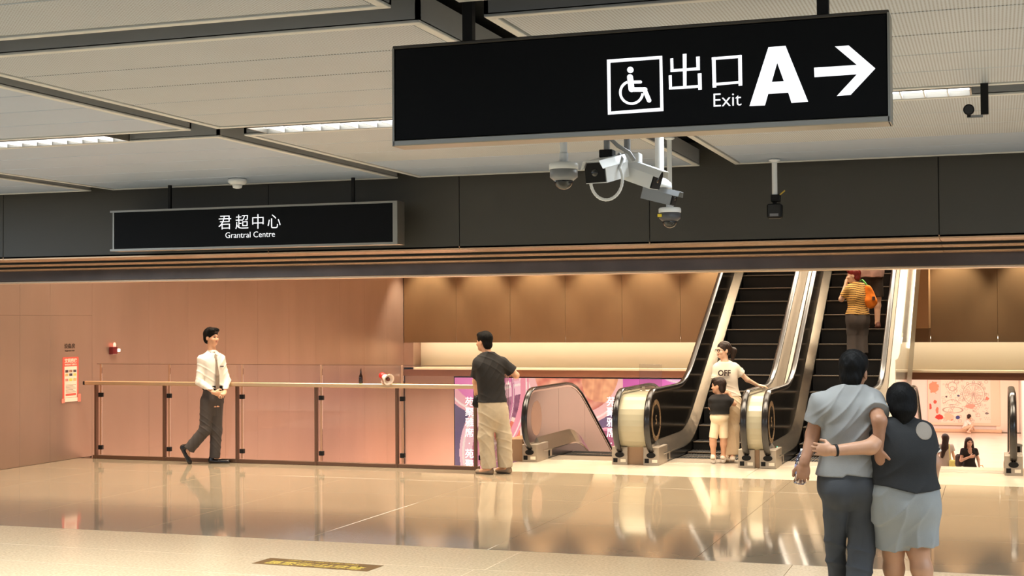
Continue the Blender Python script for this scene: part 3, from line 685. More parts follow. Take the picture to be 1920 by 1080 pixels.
    MB().ribbon([y for y in ysb if y > 1.6], zs, [(-0.70, -0.5), (0.70, -0.5), (0.70, -0.95), (-0.70, -0.95)]).obj('truss_underside', M['steel_soft'], t)
    return t, zf
XD1, XU1, XU2, XD2 = -5.29, -3.63, -2.12, -0.43
edn1, zdn = escalator('escalator', 'descending escalator at the end of the glass railing, in front of the backlit poster', XD1, -1, yend=8.4)
eup1, zup = escalator('escalator', 'left rising escalator, with the mother and boy standing on its bottom steps', XU1, 1)
eup2, zup = escalator('escalator', 'rising escalator carrying the red-haired woman with the orange bag', XU2, 1)
edn2, _ = escalator('escalator', 'descending escalator at the right edge, leading down to the bright lower hall', XD2, -1, early=True, yend=6.4)
# infill covers between neighbouring balustrades
def infill(t, x0, x1, kind):
    top = newel(0.36)[2:] + [(1.5, 0.915), (1.62, 0.86), (1.66, 0.27), (0.24, 0.27)]
    x0 -= t.location[0]; x1 -= t.location[0]
    MB().prism(top, (x0, x1), T=lambda u, v, e: (e, u, v), smooth=False).obj('end_cover', M['cream'], t)
    MB().box(x0, x1, 0.09, 1.6, 0.0, 0.27, c=0.003).obj('base_cover', M['brownbox'], t)
infill(eup1, XD1 + 0.636, XU1 - 0.636, 0)
infill(eup2, XU1 + 0.636, XU2 - 0.636, 0)
MB().box(-0.95, -0.73, 0.09, 1.5, 0.0, 0.30, c=0.004).obj('end_cabinet', M['brownbox'], edn1)
# cream cladding and glass guard right of the second rising escalator
MB().ribbon(list(np.arange(1.0, 9.91, 0.3)), zup, [(0.75, 0.235), (0.86, 0.235), (0.86, -0.9), (0.75, -0.9)]).obj('cream_cladding', M['cream'], eup2)
MB().ribbon(list(np.arange(1.2, 9.91, 0.5)), zup, [(0.875, 0.2), (0.887, 0.2), (0.887, 1.35), (0.875, 1.35)]).obj('glass_guard', M['glass'], eup2)
# small glass fin between the descending and the rising escalator
gf = thing('glass_fin', 'small clear glass barrier between the descending and the left rising escalator', 'glass barrier', (-4.46, E0 + 0.95, 0.925))
MB().box(-0.155, 0.155, -0.006, 0.006, 0.0, 0.36, c=0.002).obj('pane', glass_mat('fin_glass', (0.9, 0.89, 0.88, 1), 1.0), gf)
for x in (-0.1, 0.1): MB().box(x - 0.02, x + 0.02, -0.015, 0.015, -0.005, 0.05, c=0.003).obj('clamp', M['steel_soft'], gf)
# round safety decals on the inner face of the left-hand panels
dec = mat('decal_gold', srgb(150, 124, 92), 0.4, 0.3)
glyphs = {}
def decal(t, xs, sx=1.0):
    chars = '请站稳扶好注意脚下安全请勿逆行禁止玩耍嬉戏看护儿童'
    items = []
    for k, ch in enumerate(chars):
        if ch not in glyphs: glyphs[ch] = text_mesh(ch, 0.072, 0.0006, 0.001)
        a = pi / 2 - 2 * pi * k / len(chars); r = 0.235
        items.append((glyphs[ch], Matrix.Translation((0, 0.30 + r * cos(a), 0.57 + r * sin(a))) @ Matrix.Rotation(a - pi / 2, 4, 'X') @ Matrix.Rotation(pi / 2, 4, 'Z') @ Matrix.Rotation(pi / 2, 4, 'X')))
    if '5' not in glyphs: glyphs['5'] = text_mesh('5', 0.17, 0.0006, 0.002)
    items.append((glyphs['5'], Matrix.Translation((0, 0.30, 0.57)) @ Matrix.Rotation(pi / 2, 4, 'Z') @ Matrix.Rotation(pi / 2, 4, 'X')))
    link('safety_decal', join_meshes(items, 'safety_decal', dec), t, (xs, 0, 0))['kind'] = 'stuff'
decal(eup1, -0.62 + 0.0155); decal(eup2, -0.62 + 0.0155)
MB().lathe([(0.235, 0), (0.235, 0.001)], n=40, smooth=False, T=Matrix.Translation((-0.62 + 0.0145, 0.31, 0.57)) @ Matrix.Rotation(pi / 2, 4, 'Y')).obj('round_sticker', mat('sticker_taupe', srgb(150, 118, 100), 0.35), edn1)
MB().lathe([(0.008, 0), (0.008, 0.012)], (-0.57, 0.5, 0.232), n=12).obj('signal_lamp', emat('signal_green', (0.1, 1, 0.5, 1), 2.0), eup2)

# ------------------------------------------------------------------ backlit poster on the lower back wall
PX0, PX1, PZ0, PZ1 = -11.04, -4.5, -1.75, 0.69
def nz2(x, y, s, seed):
    r = np.random.RandomState(seed); o = np.zeros_like(x)
    for k in range(5):
        a, b, c_, d = r.rand(4) * 6.28; f = s * (1.0 + 0.7 * k); o += np.sin(f * (x * cos(a) + y * sin(a)) + b + 1.7 * np.sin(f * 0.7 * (y * cos(c_) - x * sin(c_)) + d)) / (1 + 0.6 * k)
    return o / 2.5
def poster_fn(u, v):
    # pixel-like layout: bowls seen from above on a dark violet table
    W_, H_ = PX1 - PX0, PZ1 - PZ0
    x = 850 + u * 560 * W_ / 6.4; y = 706 + (1 - v) * H_ * 88
    c = np.zeros((len(u), 3)); c[:] = (84, 62, 108)
    n1 = nz2(x, y, 0.02, 1); n2 = nz2(x, y, 0.11, 2); n3 = nz2(x, y, 0.13, 3)
    c += (n1 * 14)[:, None]
    def disc(cx, cy, r, col, var=0, nn=n2, soft=0.0):
        d = np.hypot(x - cx, y - cy) < r + soft * n2
        cc = np.array(col)[None, :] + (nn * var)[:, None] * np.array([1.0, 1.15, 0.8])
        c[d] = cc[d]
    def ring(cx, cy, r, w_, col, var=10):
        d = np.abs(np.hypot(x - cx, y - cy) - r) < w_ / 2
        cc = np.array(col)[None, :] + (n1 * var)[:, None]; c[d] = cc[d]
        e = np.abs(np.hypot(x - cx, y - cy) - r - w_ * .2) < w_ * .08; c[e] = (255, 226, 214)
    disc(905, 690, 74, (226, 110, 168), 26, n1); ring(905, 690, 74, 24, (244, 166, 170))
    disc(1000, 850, 128, (120, 64, 110), 22, n2); disc(1000, 850, 118, (142, 70, 104), 40, n3)
    disc(955, 812, 30, (250, 120, 86), 24, n2); ring(955, 812, 30, 8, (255, 214, 190)); disc(1045, 850, 40, (208, 96, 120), 40, n3); disc(900, 850, 30, (190, 84, 120), 30, n3)
    ring(1000, 850, 128, 26, (250, 190, 196))
    disc(1090, 690, 92, (236, 140, 112), 26, n2); d = np.hypot(x - 1090, y - 690) < 92
    st = (np.sin(0.25 * (x * 0.5 + y) + 2 * n1) * 26); c[d] += st[d][:, None] * np.array([0.5, 1, 0.8])
    disc(1137, 715, 36, (240, 156, 110), 30, n3, 2); ring(1090, 690, 92, 22, (250, 184, 176))
    d = (x > 1178) & (y < 760 + 30 * n1); cc = np.array((206, 78, 158))[None, :] + (n1 * 34)[:, None]; c[d] = cc[d]
    ring(1290, 640, 70, 10, (240, 180, 210)); disc(1390, 735, 60, (226, 90, 170), 30, n1)
    ring(800, 720, 190, 16, (244, 142, 156)); ring(795, 735, 172, 6, (200, 110, 140))
    disc(1150, 845, 46, (150, 40, 90), 30, n2); ring(1150, 845, 46, 6, (236, 130, 160))
    return np.clip(c, 0, 255)
po = thing('backlit_poster', 'wide backlit restaurant poster of bowls on violet with white vertical characters', 'poster', (PX0, YB + 0.05, PZ0))
MB().box(0, PX1 - PX0, -0.03, 0.008, 0, PZ1 - PZ0, c=0.004).obj('light_box', M['matte'], po)
link('print', print_mesh('print', 560, 200, poster_fn, colattr_mat('poster_print', 0.88, 0.3), lambda u, v: np.stack([0.02 + u * (PX1 - PX0 - 0.04), np.full_like(u, -0.032), 0.02 + v * (PZ1 - PZ0 - 0.04)], 1)), po)
pw = emat('poster_white', (1, 0.97, 1, 1), 0.9)
for px in (880, 1146):
    for k, ch in enumerate('苑聚雅席·苑聚雅席'):
        q = ony(px, 754 + 19.5 * k, YB + 0.015)
        text('lettering', ch, 0.205, pw, po, (q[0] - PX0, -0.035, q[2] - PZ0), (pi / 2, 0, 0), 0.001, 0.0)

# ------------------------------------------------------------------ lower hall mural
MX0, MX1, MZ0, MZ1 = -2.5, -0.2, LZ + 0.35, -0.32
def mural_fn(u, v):
    x = u * 125; y = (1 - v) * 100
    c = np.zeros((len(u), 3)); c[:] = (250, 230, 210)
    ink = np.zeros(len(u))
    n = nz2(x, y, 0.5, 11); n2 = nz2(x, y, 1.2, 12); n3 = nz2(x, y, 0.12, 14)
    left = x < 24; c[left] = (248, 212, 198)
    cx, cy = 91, 41
    r = np.hypot(x - cx, y - cy); an = np.arctan2(y - cy, x - cx)
    def line(d, w_, s): ink[:] = np.maximum(ink, s * np.clip(1 - np.abs(d) / w_, 0, 1))
    line(r - 22, 0.7, 0.85); line(r - 18, 0.6, 0.6); line(r - 4, 0.6, 0.5)
    sp_ = np.abs((an / (2 * pi) * 16) % 1 - 0.5) * 2 * pi * r / 16; line(np.where(r < 20, sp_ - 0, 99), 0.6, 0.6)
    for k in range(12):
        a = 2 * pi * k / 12; line(np.hypot(x - cx - 24.5 * cos(a), y - cy - 24.5 * sin(a)) - 2.2, 0.7, 0.8)
    for (a, b) in ((-9, 1), (9, 1)): line(np.where((y > cy) & (y < 66), (x - cx) - (y - cy) / 25.0 * a, 99), 0.8, 0.8)
    line(np.hypot(x - 48, y - 26) - 9, 0.9, 0.7); line(np.hypot(x - 48, y - 31) - 5, 0.9, 0.6)
    line(y - (62 - 9 * np.sin((x - 28) / 12.0)) + np.where((x > 28) & (x < 66), 0, 99), 0.9, 0.7)
    line(np.hypot((x - 48) / 20, (y - 74) / 6) * 6 - 6, 0.8, 0.7)
    R_ = np.random.RandomState(7)
    for k in range(110):
        bx0, by0, sz = R_.uniform(28, 123), R_.uniform(14, 97), R_.uniform(1.2, 4.2); kind = R_.randint(4); dx, dy = x - bx0, y - by0
        near = (np.abs(dx) < 7) & (np.abs(dy) < 7)
        if kind == 0: d = np.hypot(dx, dy) - sz
        elif kind == 1: d = np.maximum(np.abs(dx) - sz, np.abs(dy) - sz * .7)
        elif kind == 2: d = np.maximum(np.abs(dx) * 1.2 + dy * .6 - sz, -dy - sz)
        else: d = np.where(np.abs(dx) < sz * 1.6, dy - sz * .6 * np.sin(dx * 1.4), 99)
        line(np.where(near, d, 99), 0.6, R_.uniform(.35, .75))
    tt = (y > 8) & (y < 12) & (x > 29) & (x < 76) & (np.sin(x * 2.2) > -0.3); ink[tt] = 0.35
    tt = (y > 8) & (y < 12) & (x > 51) & (x < 57); ink[tt] = 0.7
    c = c * (1 - ink[:, None]) + np.array((120, 90, 80))[None, :] * ink[:, None]
    def blob(bx_, by, rx, ry, col, nn=0.5):
        d = np.hypot((x - bx_) / rx, (y - by) / ry) + nn * n * 0.5 < 1; c[d] = np.array(col)
    blob(9, 28, 10, 12, (226, 150, 116)); blob(12, 58, 3.5, 4, (206, 90, 66)); blob(16, 75, 3, 7, (220, 120, 96)); blob(20, 89, 8, 5, (206, 52, 40)); blob(2, 68, 3, 6, (200, 80, 66))
    blob(58, 89, 4.2, 4, (52, 60, 130), 0.2); blob(44, 93, 5, 3, (236, 90, 60)); blob(60, 45, 3, 2, (70, 70, 100), 0.3); blob(35, 47, 2, 2, (66, 60, 66), 0.3); blob(82, 66, 10, 4, (236, 160, 140), 1.2); blob(117, 80, 4, 2, (120, 110, 110), 0.3); blob(118, 50, 4, 4, (214, 130, 110), 1.2)
    blob(40, 88, 10, 8, (246, 196, 166), 0.5)
    return np.clip(c, 0, 255)
mu = thing('mural', 'pale wall mural with a line-drawn ferris wheel in the bright lower hall', 'mural', (MX0, HY - 0.06, MZ0))
MB().box(-0.05, MX1 - MX0 + 0.35, -0.015, 0.02, -0.1, MZ1 - MZ0 + 0.1, c=0.004).obj('board', mat('mural_board', srgb(248, 218, 190), 0.5), mu)
link('print', print_mesh('print', 260, 210, mural_fn, colattr_mat('mural_print', 0.0, 0.5), lambda u, v: np.stack([u * (MX1 - MX0), np.full_like(u, -0.017), v * (MZ1 - MZ0)], 1)), mu)
MB().box(-0.1, MX1 - MX0 + 0.4, -0.35, -0.02, -0.35, -0.24, c=0.01).obj('plinth', mat('plinth_tan', srgb(240, 196, 156), 0.4), mu)
struct(MB().box(0.0, 0.85, HY - 0.05, HY - 0.001, LZ, LZ + 2.15, c=0.006).obj('door_1', mat('hall_door', srgb(252, 234, 212), 0.4)))
struct(MB().box(-4.4, -4.38, 45, 57, -1.4, 0.2).obj('trim_4', mat('pink_strip', srgb(246, 160, 150), 0.4)))

# ------------------------------------------------------------------ people: smooth signed-distance bodies turned into one surface each
class Prim:
    def __init__(s, lo, hi, fn, k=0.02): s.lo = np.array(lo, float); s.hi = np.array(hi, float); s.fn = fn; s.k = k
def V(*a): return np.array(a, float)
def cone(a, b, ra, rb, k=0.02, fl=None):
    a = np.array(a, float); b = np.array(b, float); ab = b - a; L2 = ab @ ab + 1e-12; R_ = max(ra, rb)
    def fn(X, Y, Z):
        px, py, pz = X - a[0], Y - a[1], Z - a[2]
        t = np.clip((px * ab[0] + py * ab[1] + pz * ab[2]) / L2, 0, 1)
        qx, qy, qz = px - t * ab[0], py - t * ab[1], pz - t * ab[2]
        d2 = qx * qx + qy * qy + qz * qz
        if fl is not None:
            ax, s = fl; c = qx * ax[0] + qy * ax[1] + qz * ax[2]; d2 = d2 - c * c + (c / s) ** 2
        return np.sqrt(np.maximum(d2, 1e-12)) - (ra + (rb - ra) * t)
    m = R_ * (1.0 if fl is None else max(1.0, fl[1]))
    return Prim(np.minimum(a, b) - m, np.maximum(a, b) + m, fn, k)
def ell(c, r, ax=None, k=0.015):
    c = np.array(c, float); r = np.array(r, float); A = np.eye(3) if ax is None else np.array(ax, float)
    def fn(X, Y, Z):
        px, py, pz = X - c[0], Y - c[1], Z - c[2]
        q = [(px * A[i][0] + py * A[i][1] + pz * A[i][2]) / r[i] for i in range(3)]
        k0 = np.sqrt(q[0] ** 2 + q[1] ** 2 + q[2] ** 2 + 1e-9); k1 = np.sqrt(sum((q[i] / r[i]) ** 2 for i in range(3)) + 1e-9)
        return k0 * (k0 - 1) / k1
    m = max(r); return Prim(c - m, c + m, fn, k)
def loft(secs, yaw, k=0.03, n=2.4):
    """secs: rows (z, cx, cy, a, b); lateral axis turned by yaw"""
    S = np.array(sorted(secs, key=lambda q: q[0]), float); zz = np.linspace(S[0, 0], S[-1, 0], 60)
    def cat(col):
        z, y = S[:, 0], S[:, col]; m = np.gradient(y, z); out = np.empty_like(zz)
        for q, zq in enumerate(zz):
            i = min(max(np.searchsorted(z, zq) - 1, 0), len(z) - 2); h = z[i + 1] - z[i]; t = (zq - z[i]) / h
            out[q] = (2 * t**3 - 3 * t**2 + 1) * y[i] + (t**3 - 2 * t**2 + t) * h * m[i] + (-2 * t**3 + 3 * t**2) * y[i + 1] + (t**3 - t**2) * h * m[i + 1]
        return out
    tab = [cat(q) for q in range(1, 5)]; lx, ly_ = cos(yaw), sin(yaw)
    def fn(X, Y, Z):
        cx, cy, a, b = [np.interp(Z, zz, t_) for t_ in tab]
        px, py = X - cx, Y - cy; u = np.abs(px * lx + py * ly_) / a; v = np.abs(-px * ly_ + py * lx) / b
        d = ((u ** n + v ** n + 1e-9) ** (1 / n) - 1) * np.minimum(a, b)
        return np.maximum(d, np.maximum(Z - S[-1, 0], S[0, 0] - Z))
    R_ = S[:, 3:5].max() * 1.05
    lo = V((S[:, 1]).min() - R_, S[:, 2].min() - R_, S[0, 0]); hi = V(S[:, 1].max() + R_, S[:, 2].max() + R_, S[-1, 0])
    return Prim(lo, hi, fn, k)
def sdf_mesh(name, prims, h, cuts=(), subs=(), wr=None, mats=None, paint=(), bounds=None):
    lo = np.min([p.lo for p in prims], 0) - 3 * h; hi = np.max([p.hi for p in prims], 0) + 3 * h
    if bounds is not None: lo = np.maximum(lo, bounds[0]); hi = np.minimum(hi, bounds[1])
    n = np.ceil((hi - lo) / h).astype(int) + 1
    ax = [(lo[i] + h * np.arange(n[i])).astype(np.float32) for i in range(3)]
    f = np.full(n, 0.5, np.float32)
    def region(p, pad):
        i0 = np.maximum(np.floor((p.lo - pad - lo) / h).astype(int), 0); i1 = np.minimum(np.ceil((p.hi + pad - lo) / h).astype(int) + 1, n)
        return tuple(slice(a, b) for a, b in zip(i0, i1)), [ax[i][i0[i]:i1[i]] for i in range(3)]
    def grid(a): return a[0][:, None, None], a[1][None, :, None], a[2][None, None, :]
    for p in prims:
        sl, a = region(p, p.k + 3 * h)
        if any(s.stop <= s.start for s in sl): continue
        d = p.fn(*grid(a)).astype(np.float32); g = f[sl]
        e = np.maximum(p.k - np.abs(d - g), 0) / p.k
        f[sl] = np.minimum(d, g) - e * e * p.k * 0.25
    for p in subs:
        sl, a = region(p, p.k + 2 * h)
        if any(s.stop <= s.start for s in sl): continue
        d = -p.fn(*grid(a)).astype(np.float32); g = f[sl]
        e = np.maximum(p.k - np.abs(d - g), 0) / p.k
        f[sl] = np.maximum(d, g) + e * e * p.k * 0.25
    G = grid(ax)
    if wr is not None: f = f + wr(*G).astype(np.float32)
    for c in cuts: f = np.maximum(f, c(*G).astype(np.float32))
    # surface nets
    s = f < 0
    cnt = np.zeros(n - 1, np.int8); acc = [np.zeros(n - 1, np.float32) for _ in range(3)]; num = np.zeros(n - 1, np.float32)
    off = [(i, j, k) for i in (0, 1) for j in (0, 1) for k in (0, 1)]
    cs = lambda o: tuple(slice(o[q], n[q] - 1 + o[q]) for q in range(3))
    for o in off: cnt += s[cs(o)]
    act = np.argwhere((cnt > 0) & (cnt < 8))
    if len(act) == 0: return None
    P = np.zeros((len(act), 3)); W_ = np.zeros(len(act))
    fv = {o: f[act[:, 0] + o[0], act[:, 1] + o[1], act[:, 2] + o[2]] for o in off}
    for o in off:
        for q in range(3):
            if o[q] == 0:
                o2 = list(o); o2[q] = 1; o2 = tuple(o2); A, B_ = fv[o], fv[o2]; m = (A < 0) != (B_ < 0)
                t = np.where(m, A / np.where(m, A - B_, 1), 0)
                for r in range(3): P[:, r] += m * (o[r] + (t if r == q else 0))
                W_ += m
    P = P / W_[:, None]; verts = lo + h * (act + P)
    idx = np.full(n - 1, -1, np.int64); idx[act[:, 0], act[:, 1], act[:, 2]] = np.arange(len(act))
    quads = []
    for q in range(3):
        a, b = (q + 1) % 3, (q + 2) % 3
        s0 = [slice(1, -1)] * 3; s0[q] = slice(0, n[q] - 1); s1 = list(s0); s1[q] = slice(1, n[q])
        A, B_ = s[tuple(s0)], s[tuple(s1)]; e = np.argwhere(A != B_)
        if len(e) == 0: continue
        fl_ = A[tuple(e.T)]; base = e.copy(); base[:, a] += 1; base[:, b] += 1
        def at(da, db):
            c = base.copy(); c[:, a] -= da; c[:, b] -= db; return idx[c[:, 0], c[:, 1], c[:, 2]]
        Q = np.stack([at(1, 1), at(0, 1), at(0, 0), at(1, 0)], 1); Q[~fl_] = Q[~fl_][:, ::-1]; quads.append(Q)
    Q = np.concatenate(quads); Q = Q[(Q >= 0).all(1)]
    me = bpy.data.meshes.new(name); nv, nf = len(verts), len(Q)
    me.vertices.add(nv); me.vertices.foreach_set('co', verts.astype(np.float32).ravel())
    me.loops.add(nf * 4); me.loops.foreach_set('vertex_index', Q.astype(np.int32).ravel())
    me.polygons.add(nf); me.polygons.foreach_set('loop_start', np.arange(0, nf * 4, 4, dtype=np.int32))
    me.polygons.foreach_set('use_smooth', np.ones(nf, bool))
    for m in mats: me.materials.append(m)
    if paint:
        C = verts[Q].mean(1); mi = np.zeros(nf, np.int32)
        for fn, k in paint: mi[fn(C[:, 0], C[:, 1], C[:, 2])] = k
        me.polygons.foreach_set('material_index', mi)
    me.update(); me.validate(); return me

SKIN = mat('skin_warm', srgb(206, 156, 124), 0.5, noise=0.04, nscale=20); SKIN2 = mat('skin_pale', srgb(226, 184, 156), 0.5, noise=0.04, nscale=20)
SKIN3 = mat('skin_tan', srgb(158, 112, 84), 0.5, noise=0.05, nscale=20)
HAIR = mat('hair_black', srgb(9, 8, 8), 0.6, 0, 0.12, noise=0.3, nscale=60, bump=0.5, bscale=140, stretch=(1, 1, 0.2)); HAIRB = mat('hair_brown', srgb(40, 25, 18), 0.5, 0, 0.35, noise=0.3, nscale=60, bump=0.5, bscale=140, stretch=(1, 1, 0.2))
HAIRR = mat('hair_red', srgb(122, 24, 20), 0.4, noise=0.25, nscale=50, bump=0.5, bscale=140)
EYED = mat('eye_dark', srgb(30, 20, 18), 0.3); LIP = mat('lips', srgb(170, 96, 84), 0.45)
def cloth(name, c, noise=0.05, rough=0.85): return mat(name, srgb(*c), rough, noise=noise, nscale=14, bump=0.12, bscale=260)
def unit(v): v = np.array(v, float); return v / (np.linalg.norm(v) + 1e-12)
def head_prims(c, f, u, S=1.0):
    f = unit(f); u = unit(np.array(u, float) - f * (np.array(u, float) @ f)); s = np.cross(f, u); A = [s, f, u]; c = np.array(c, float)
    at = lambda a, b, d: c + S * (s * a + f * b + u * d)
    E_ = lambda p, r, k=0.012: ell(at(*p), np.array(r) * S, A, k * S)
    pr = [E_((0, -0.012, 0.028), (0.074, 0.093, 0.086), 0.02), E_((0, 0.03, -0.03), (0.06, 0.062, 0.085), 0.03), E_((0, 0.062, -0.083), (0.03, 0.03, 0.024), 0.03),
          E_((0, 0.085, 0.018), (0.045, 0.012, 0.01), 0.015), E_((0.04, 0.068, -0.03), (0.024, 0.022, 0.02), 0.02), E_((-0.04, 0.068, -0.03), (0.024, 0.022, 0.02), 0.02),
          cone(at(0, 0.086, 0.004), at(0, 0.106, -0.034), 0.007 * S, 0.0125 * S, 0.012 * S), E_((0.013, 0.096, -0.038), (0.008, 0.009, 0.007), 0.008), E_((-0.013, 0.096, -0.038), (0.008, 0.009, 0.007), 0.008),
          E_((0, 0.088, -0.058), (0.021, 0.009, 0.005), 0.006), E_((0, 0.086, -0.067), (0.018, 0.009, 0.005), 0.006),
          E_((0.075, -0.008, -0.012), (0.01, 0.02, 0.032), 0.008), E_((-0.075, -0.008, -0.012), (0.01, 0.02, 0.032), 0.008)]
    subs = [E_((0.031, 0.098, -0.001), (0.019, 0.012, 0.011), 0.012), E_((-0.031, 0.098, -0.001), (0.019, 0.012, 0.011), 0.012)]
    def inside(p, r):
        q = at(*p)
        def fn(x, y, z):
            d = np.stack([x - q[0], y - q[1], z - q[2]], 1); return ((d @ s / (r[0] * S)) ** 2 + (d @ f / (r[1] * S)) ** 2 + (d @ u / (r[2] * S)) ** 2) < 1
        return fn
    paint = [(inside((0.031, 0.088, 0.0), (0.015, 0.02, 0.0065)), 1), (inside((-0.031, 0.088, 0.0), (0.015, 0.02, 0.0065)), 1),
             (inside((0.032, 0.09, 0.022), (0.02, 0.02, 0.005)), 1), (inside((-0.032, 0.09, 0.022), (0.02, 0.02, 0.005)), 1), (inside((0, 0.092, -0.062), (0.022, 0.02, 0.009)), 2)]
    return pr, subs, paint, at, (s, f, u)
def hand_prims(w, d, nrm, thumb, S=1.0, curl=0.5, spread=0.1):
    """w wrist, d pointing along the hand, nrm the palm side, thumb +1/-1 side"""
    d = unit(d); nrm = unit(np.array(nrm, float) - d * (np.array(nrm, float) @ d)); l = np.cross(d, nrm) * thumb; w = np.array(w, float)
    A = [d, l, nrm]; pr = [ell(w + d * 0.05 * S, V(0.056, 0.042, 0.017) * S, A, 0.01), cone(w - d * 0.02 * S, w + d * 0.03 * S, 0.027 * S, 0.026 * S, 0.015, fl=(nrm, 0.75))]
    for i, (o, L_) in enumerate(((0.030, 0.070), (0.010, 0.080), (-0.010, 0.074), (-0.029, 0.058))):
        p = w + (d * (0.088 - 0.006 * abs(i - 1)) + l * o) * S; dd = unit(d + l * spread * (1.5 - i) * 0.5); a = 0.0
        p = p - d * 0.015 * S; r = 0.0092 * S
        for seg in (0.5, 0.3, 0.24):
            a += curl * (0.75 if seg == 0.5 else 1.0); q = p + (dd * cos(a) + nrm * sin(a)) * L_ * seg * S * (1.18 if seg == .5 else 1)
            pr.append(cone(p, q, r, r * 0.92, 0.004)); p = q; r *= 0.92
    p = w + (d * 0.025 + l * 0.032 + nrm * 0.006) * S; q = p + unit(d * 0.75 + l * 0.6 + nrm * 0.35) * 0.045 * S
    pr.append(cone(p, q, 0.014 * S, 0.011 * S, 0.008)); pr.append(cone(q, q + unit(d * 0.95 + l * (0.2 - 0.3 * curl) + nrm * (0.2 + 0.5 * curl)) * 0.034 * S, 0.0105 * S, 0.009 * S, 0.004))
    return pr
def wrinkle(amp, dirs, seed=1):
    r = np.random.RandomState(seed); ph = r.rand(len(dirs) * 4) * 6.28
    def fn(X, Y, Z):
        o = 0
        for i, (kx, ky, kz) in enumerate(dirs):
            w_ = kx * X + ky * Y + kz * Z + ph[4 * i]
            w_ = w_ + 1.1 * np.sin(0.37 * (ky * X - kx * Y + 0.6 * kz * X) + 9 * Z + ph[4 * i + 1])
            m = 0.5 + 0.5 * np.sin(5.5 * X + 7 * Y + 6 * Z * (1 + 0.2 * i) + ph[4 * i + 2])
            o = o + np.sin(w_) * m
        return amp * o
    return fn
def folds(amp, dirs, seed=1):
    r = np.random.RandomState(seed); ph = r.rand(len(dirs) * 4) * 6.28
    def fn(X, Y, Z):
        o = 0
        for i, (kx, ky, kz) in enumerate(dirs):
            w_ = kx * X + ky * Y + kz * Z + ph[4 * i]
            w_ = w_ + 1.3 * np.sin(5.1 * X + 3 * Y - 7.3 * Z + ph[4 * i + 1])
            m = np.clip(0.35 + 0.75 * np.sin(7.5 * X + 6 * Y + 8.5 * Z * (1 - 0.4 * i) + ph[4 * i + 2]), 0, 1)
            o = o - ((1 - np.abs(np.sin(w_ / 2))) ** 2.2 - 0.2) * m
        return amp * o
    return fn
class Figure:
    """joints are placed from the picture position and an offset away from the viewer; local x = across, y = away, z = up"""
    def __init__(s, name, label, foot, z0=0.0, group=None, D=None):
        s.b = onz(foot[0], foot[1], z0) if D is None else EYE + _ray(*foot) / F * D
        s.D = (s.b - EYE) @ FWD; s.px = F / s.D
        s.root = thing(name, label, 'person', tuple(s.b), YAW, group); s.J = {}
        s.name = name
    def at(s, px, py, dy=0.0):
        v = EYE + _ray(px, py) / F * (s.D + dy) - s.b; c, n = cos(-YAW), sin(-YAW)
        return V(v[0] * c - v[1] * n, v[0] * n + v[1] * c, v[2])
    def joints(s, **k):
        for n, p in k.items(): s.J[n] = s.at(*p)
    def part(s, name, prims, h, mats, **kw):
        me = sdf_mesh(name, prims, h, mats=mats if isinstance(mats, list) else [mats], **kw)
        return link(name, me, s.root) if me else None
    def secs(s, W, off=0.0, lo=-0.09, hi=1.0, taper=0):
        p, n = s.J['pel'], s.J['nk']; out = []
        T = [q[0] for q in W]; ts = [lo] + [t for t in T if lo + .03 < t < hi - .03] + [hi] if hi < 1 else [max(lo, T[0])] + [t for t in T if t > lo + .03 and t > T[0]]
        for t in ts:
            a, b = np.interp(t, T, [q[1] for q in W]), np.interp(t, T, [q[2] for q in W]); c = p + (n - p) * t; out.append((c[2], c[0], c[1], a + off, b + off))
        if taper: q = out[0]; out.insert(0, (q[0] - taper, q[1], q[2], q[3] * .62, q[4] * .45))
        return out
def arm_prims(J, q, r=(0.05, 0.04, 0.027), off=0.0, k=0.03):
    return [cone(J['s' + q], J['e' + q], r[0] + off, r[1] + off, k), cone(J['e' + q], J['w' + q], r[1] + off, r[2] + off, 0.02)]
def leg_prims(J, q, r=(0.085, 0.056, 0.036), calf=0.053, off=0.0):
    k_, a_ = J['k' + q], J['a' + q]; m = k_ + (a_ - k_) * 0.28
    return [cone(J['h' + q], k_, r[0] + off, r[1] + off, 0.03), cone(k_, m, r[1] + off, calf + off, 0.03), cone(m, a_, calf + off, r[2] + off, 0.03)]
def shoulders(J, off=0.0, r=0.055):
    n = J['nk']; out = []
    for q in 'LR': out.append(cone(n + V(0, 0, -0.045), J['s' + q] + V(0, 0, 0.0), 0.05 + off, r + off, 0.05))
    return out
def cut_above(z): return lambda X, Y, Z: Z - z + 0 * X + 0 * Y
def cut_below(z): return lambda X, Y, Z: z - Z + 0 * X + 0 * Y
def cut_plane(p, nrm):
    nrm = unit(nrm); return lambda X, Y, Z: (X - p[0]) * nrm[0] + (Y - p[1]) * nrm[1] + (Z - p[2]) * nrm[2]
def sleeve(J, q, frac, r0, r1, full=False):
    """short sleeve: a cone from the shoulder that ends on a clean plane"""
    a, b = J['s' + q], J['e' + q]; e = a + (b - a) * frac
    base = cone(a, e + (b - a) * 0.12, r0, r1, 0.03); pl = cut_plane(e, b - a); f0 = base.fn
    base.fn = lambda X, Y, Z: np.maximum(f0(X, Y, Z), pl(X, Y, Z)); return base
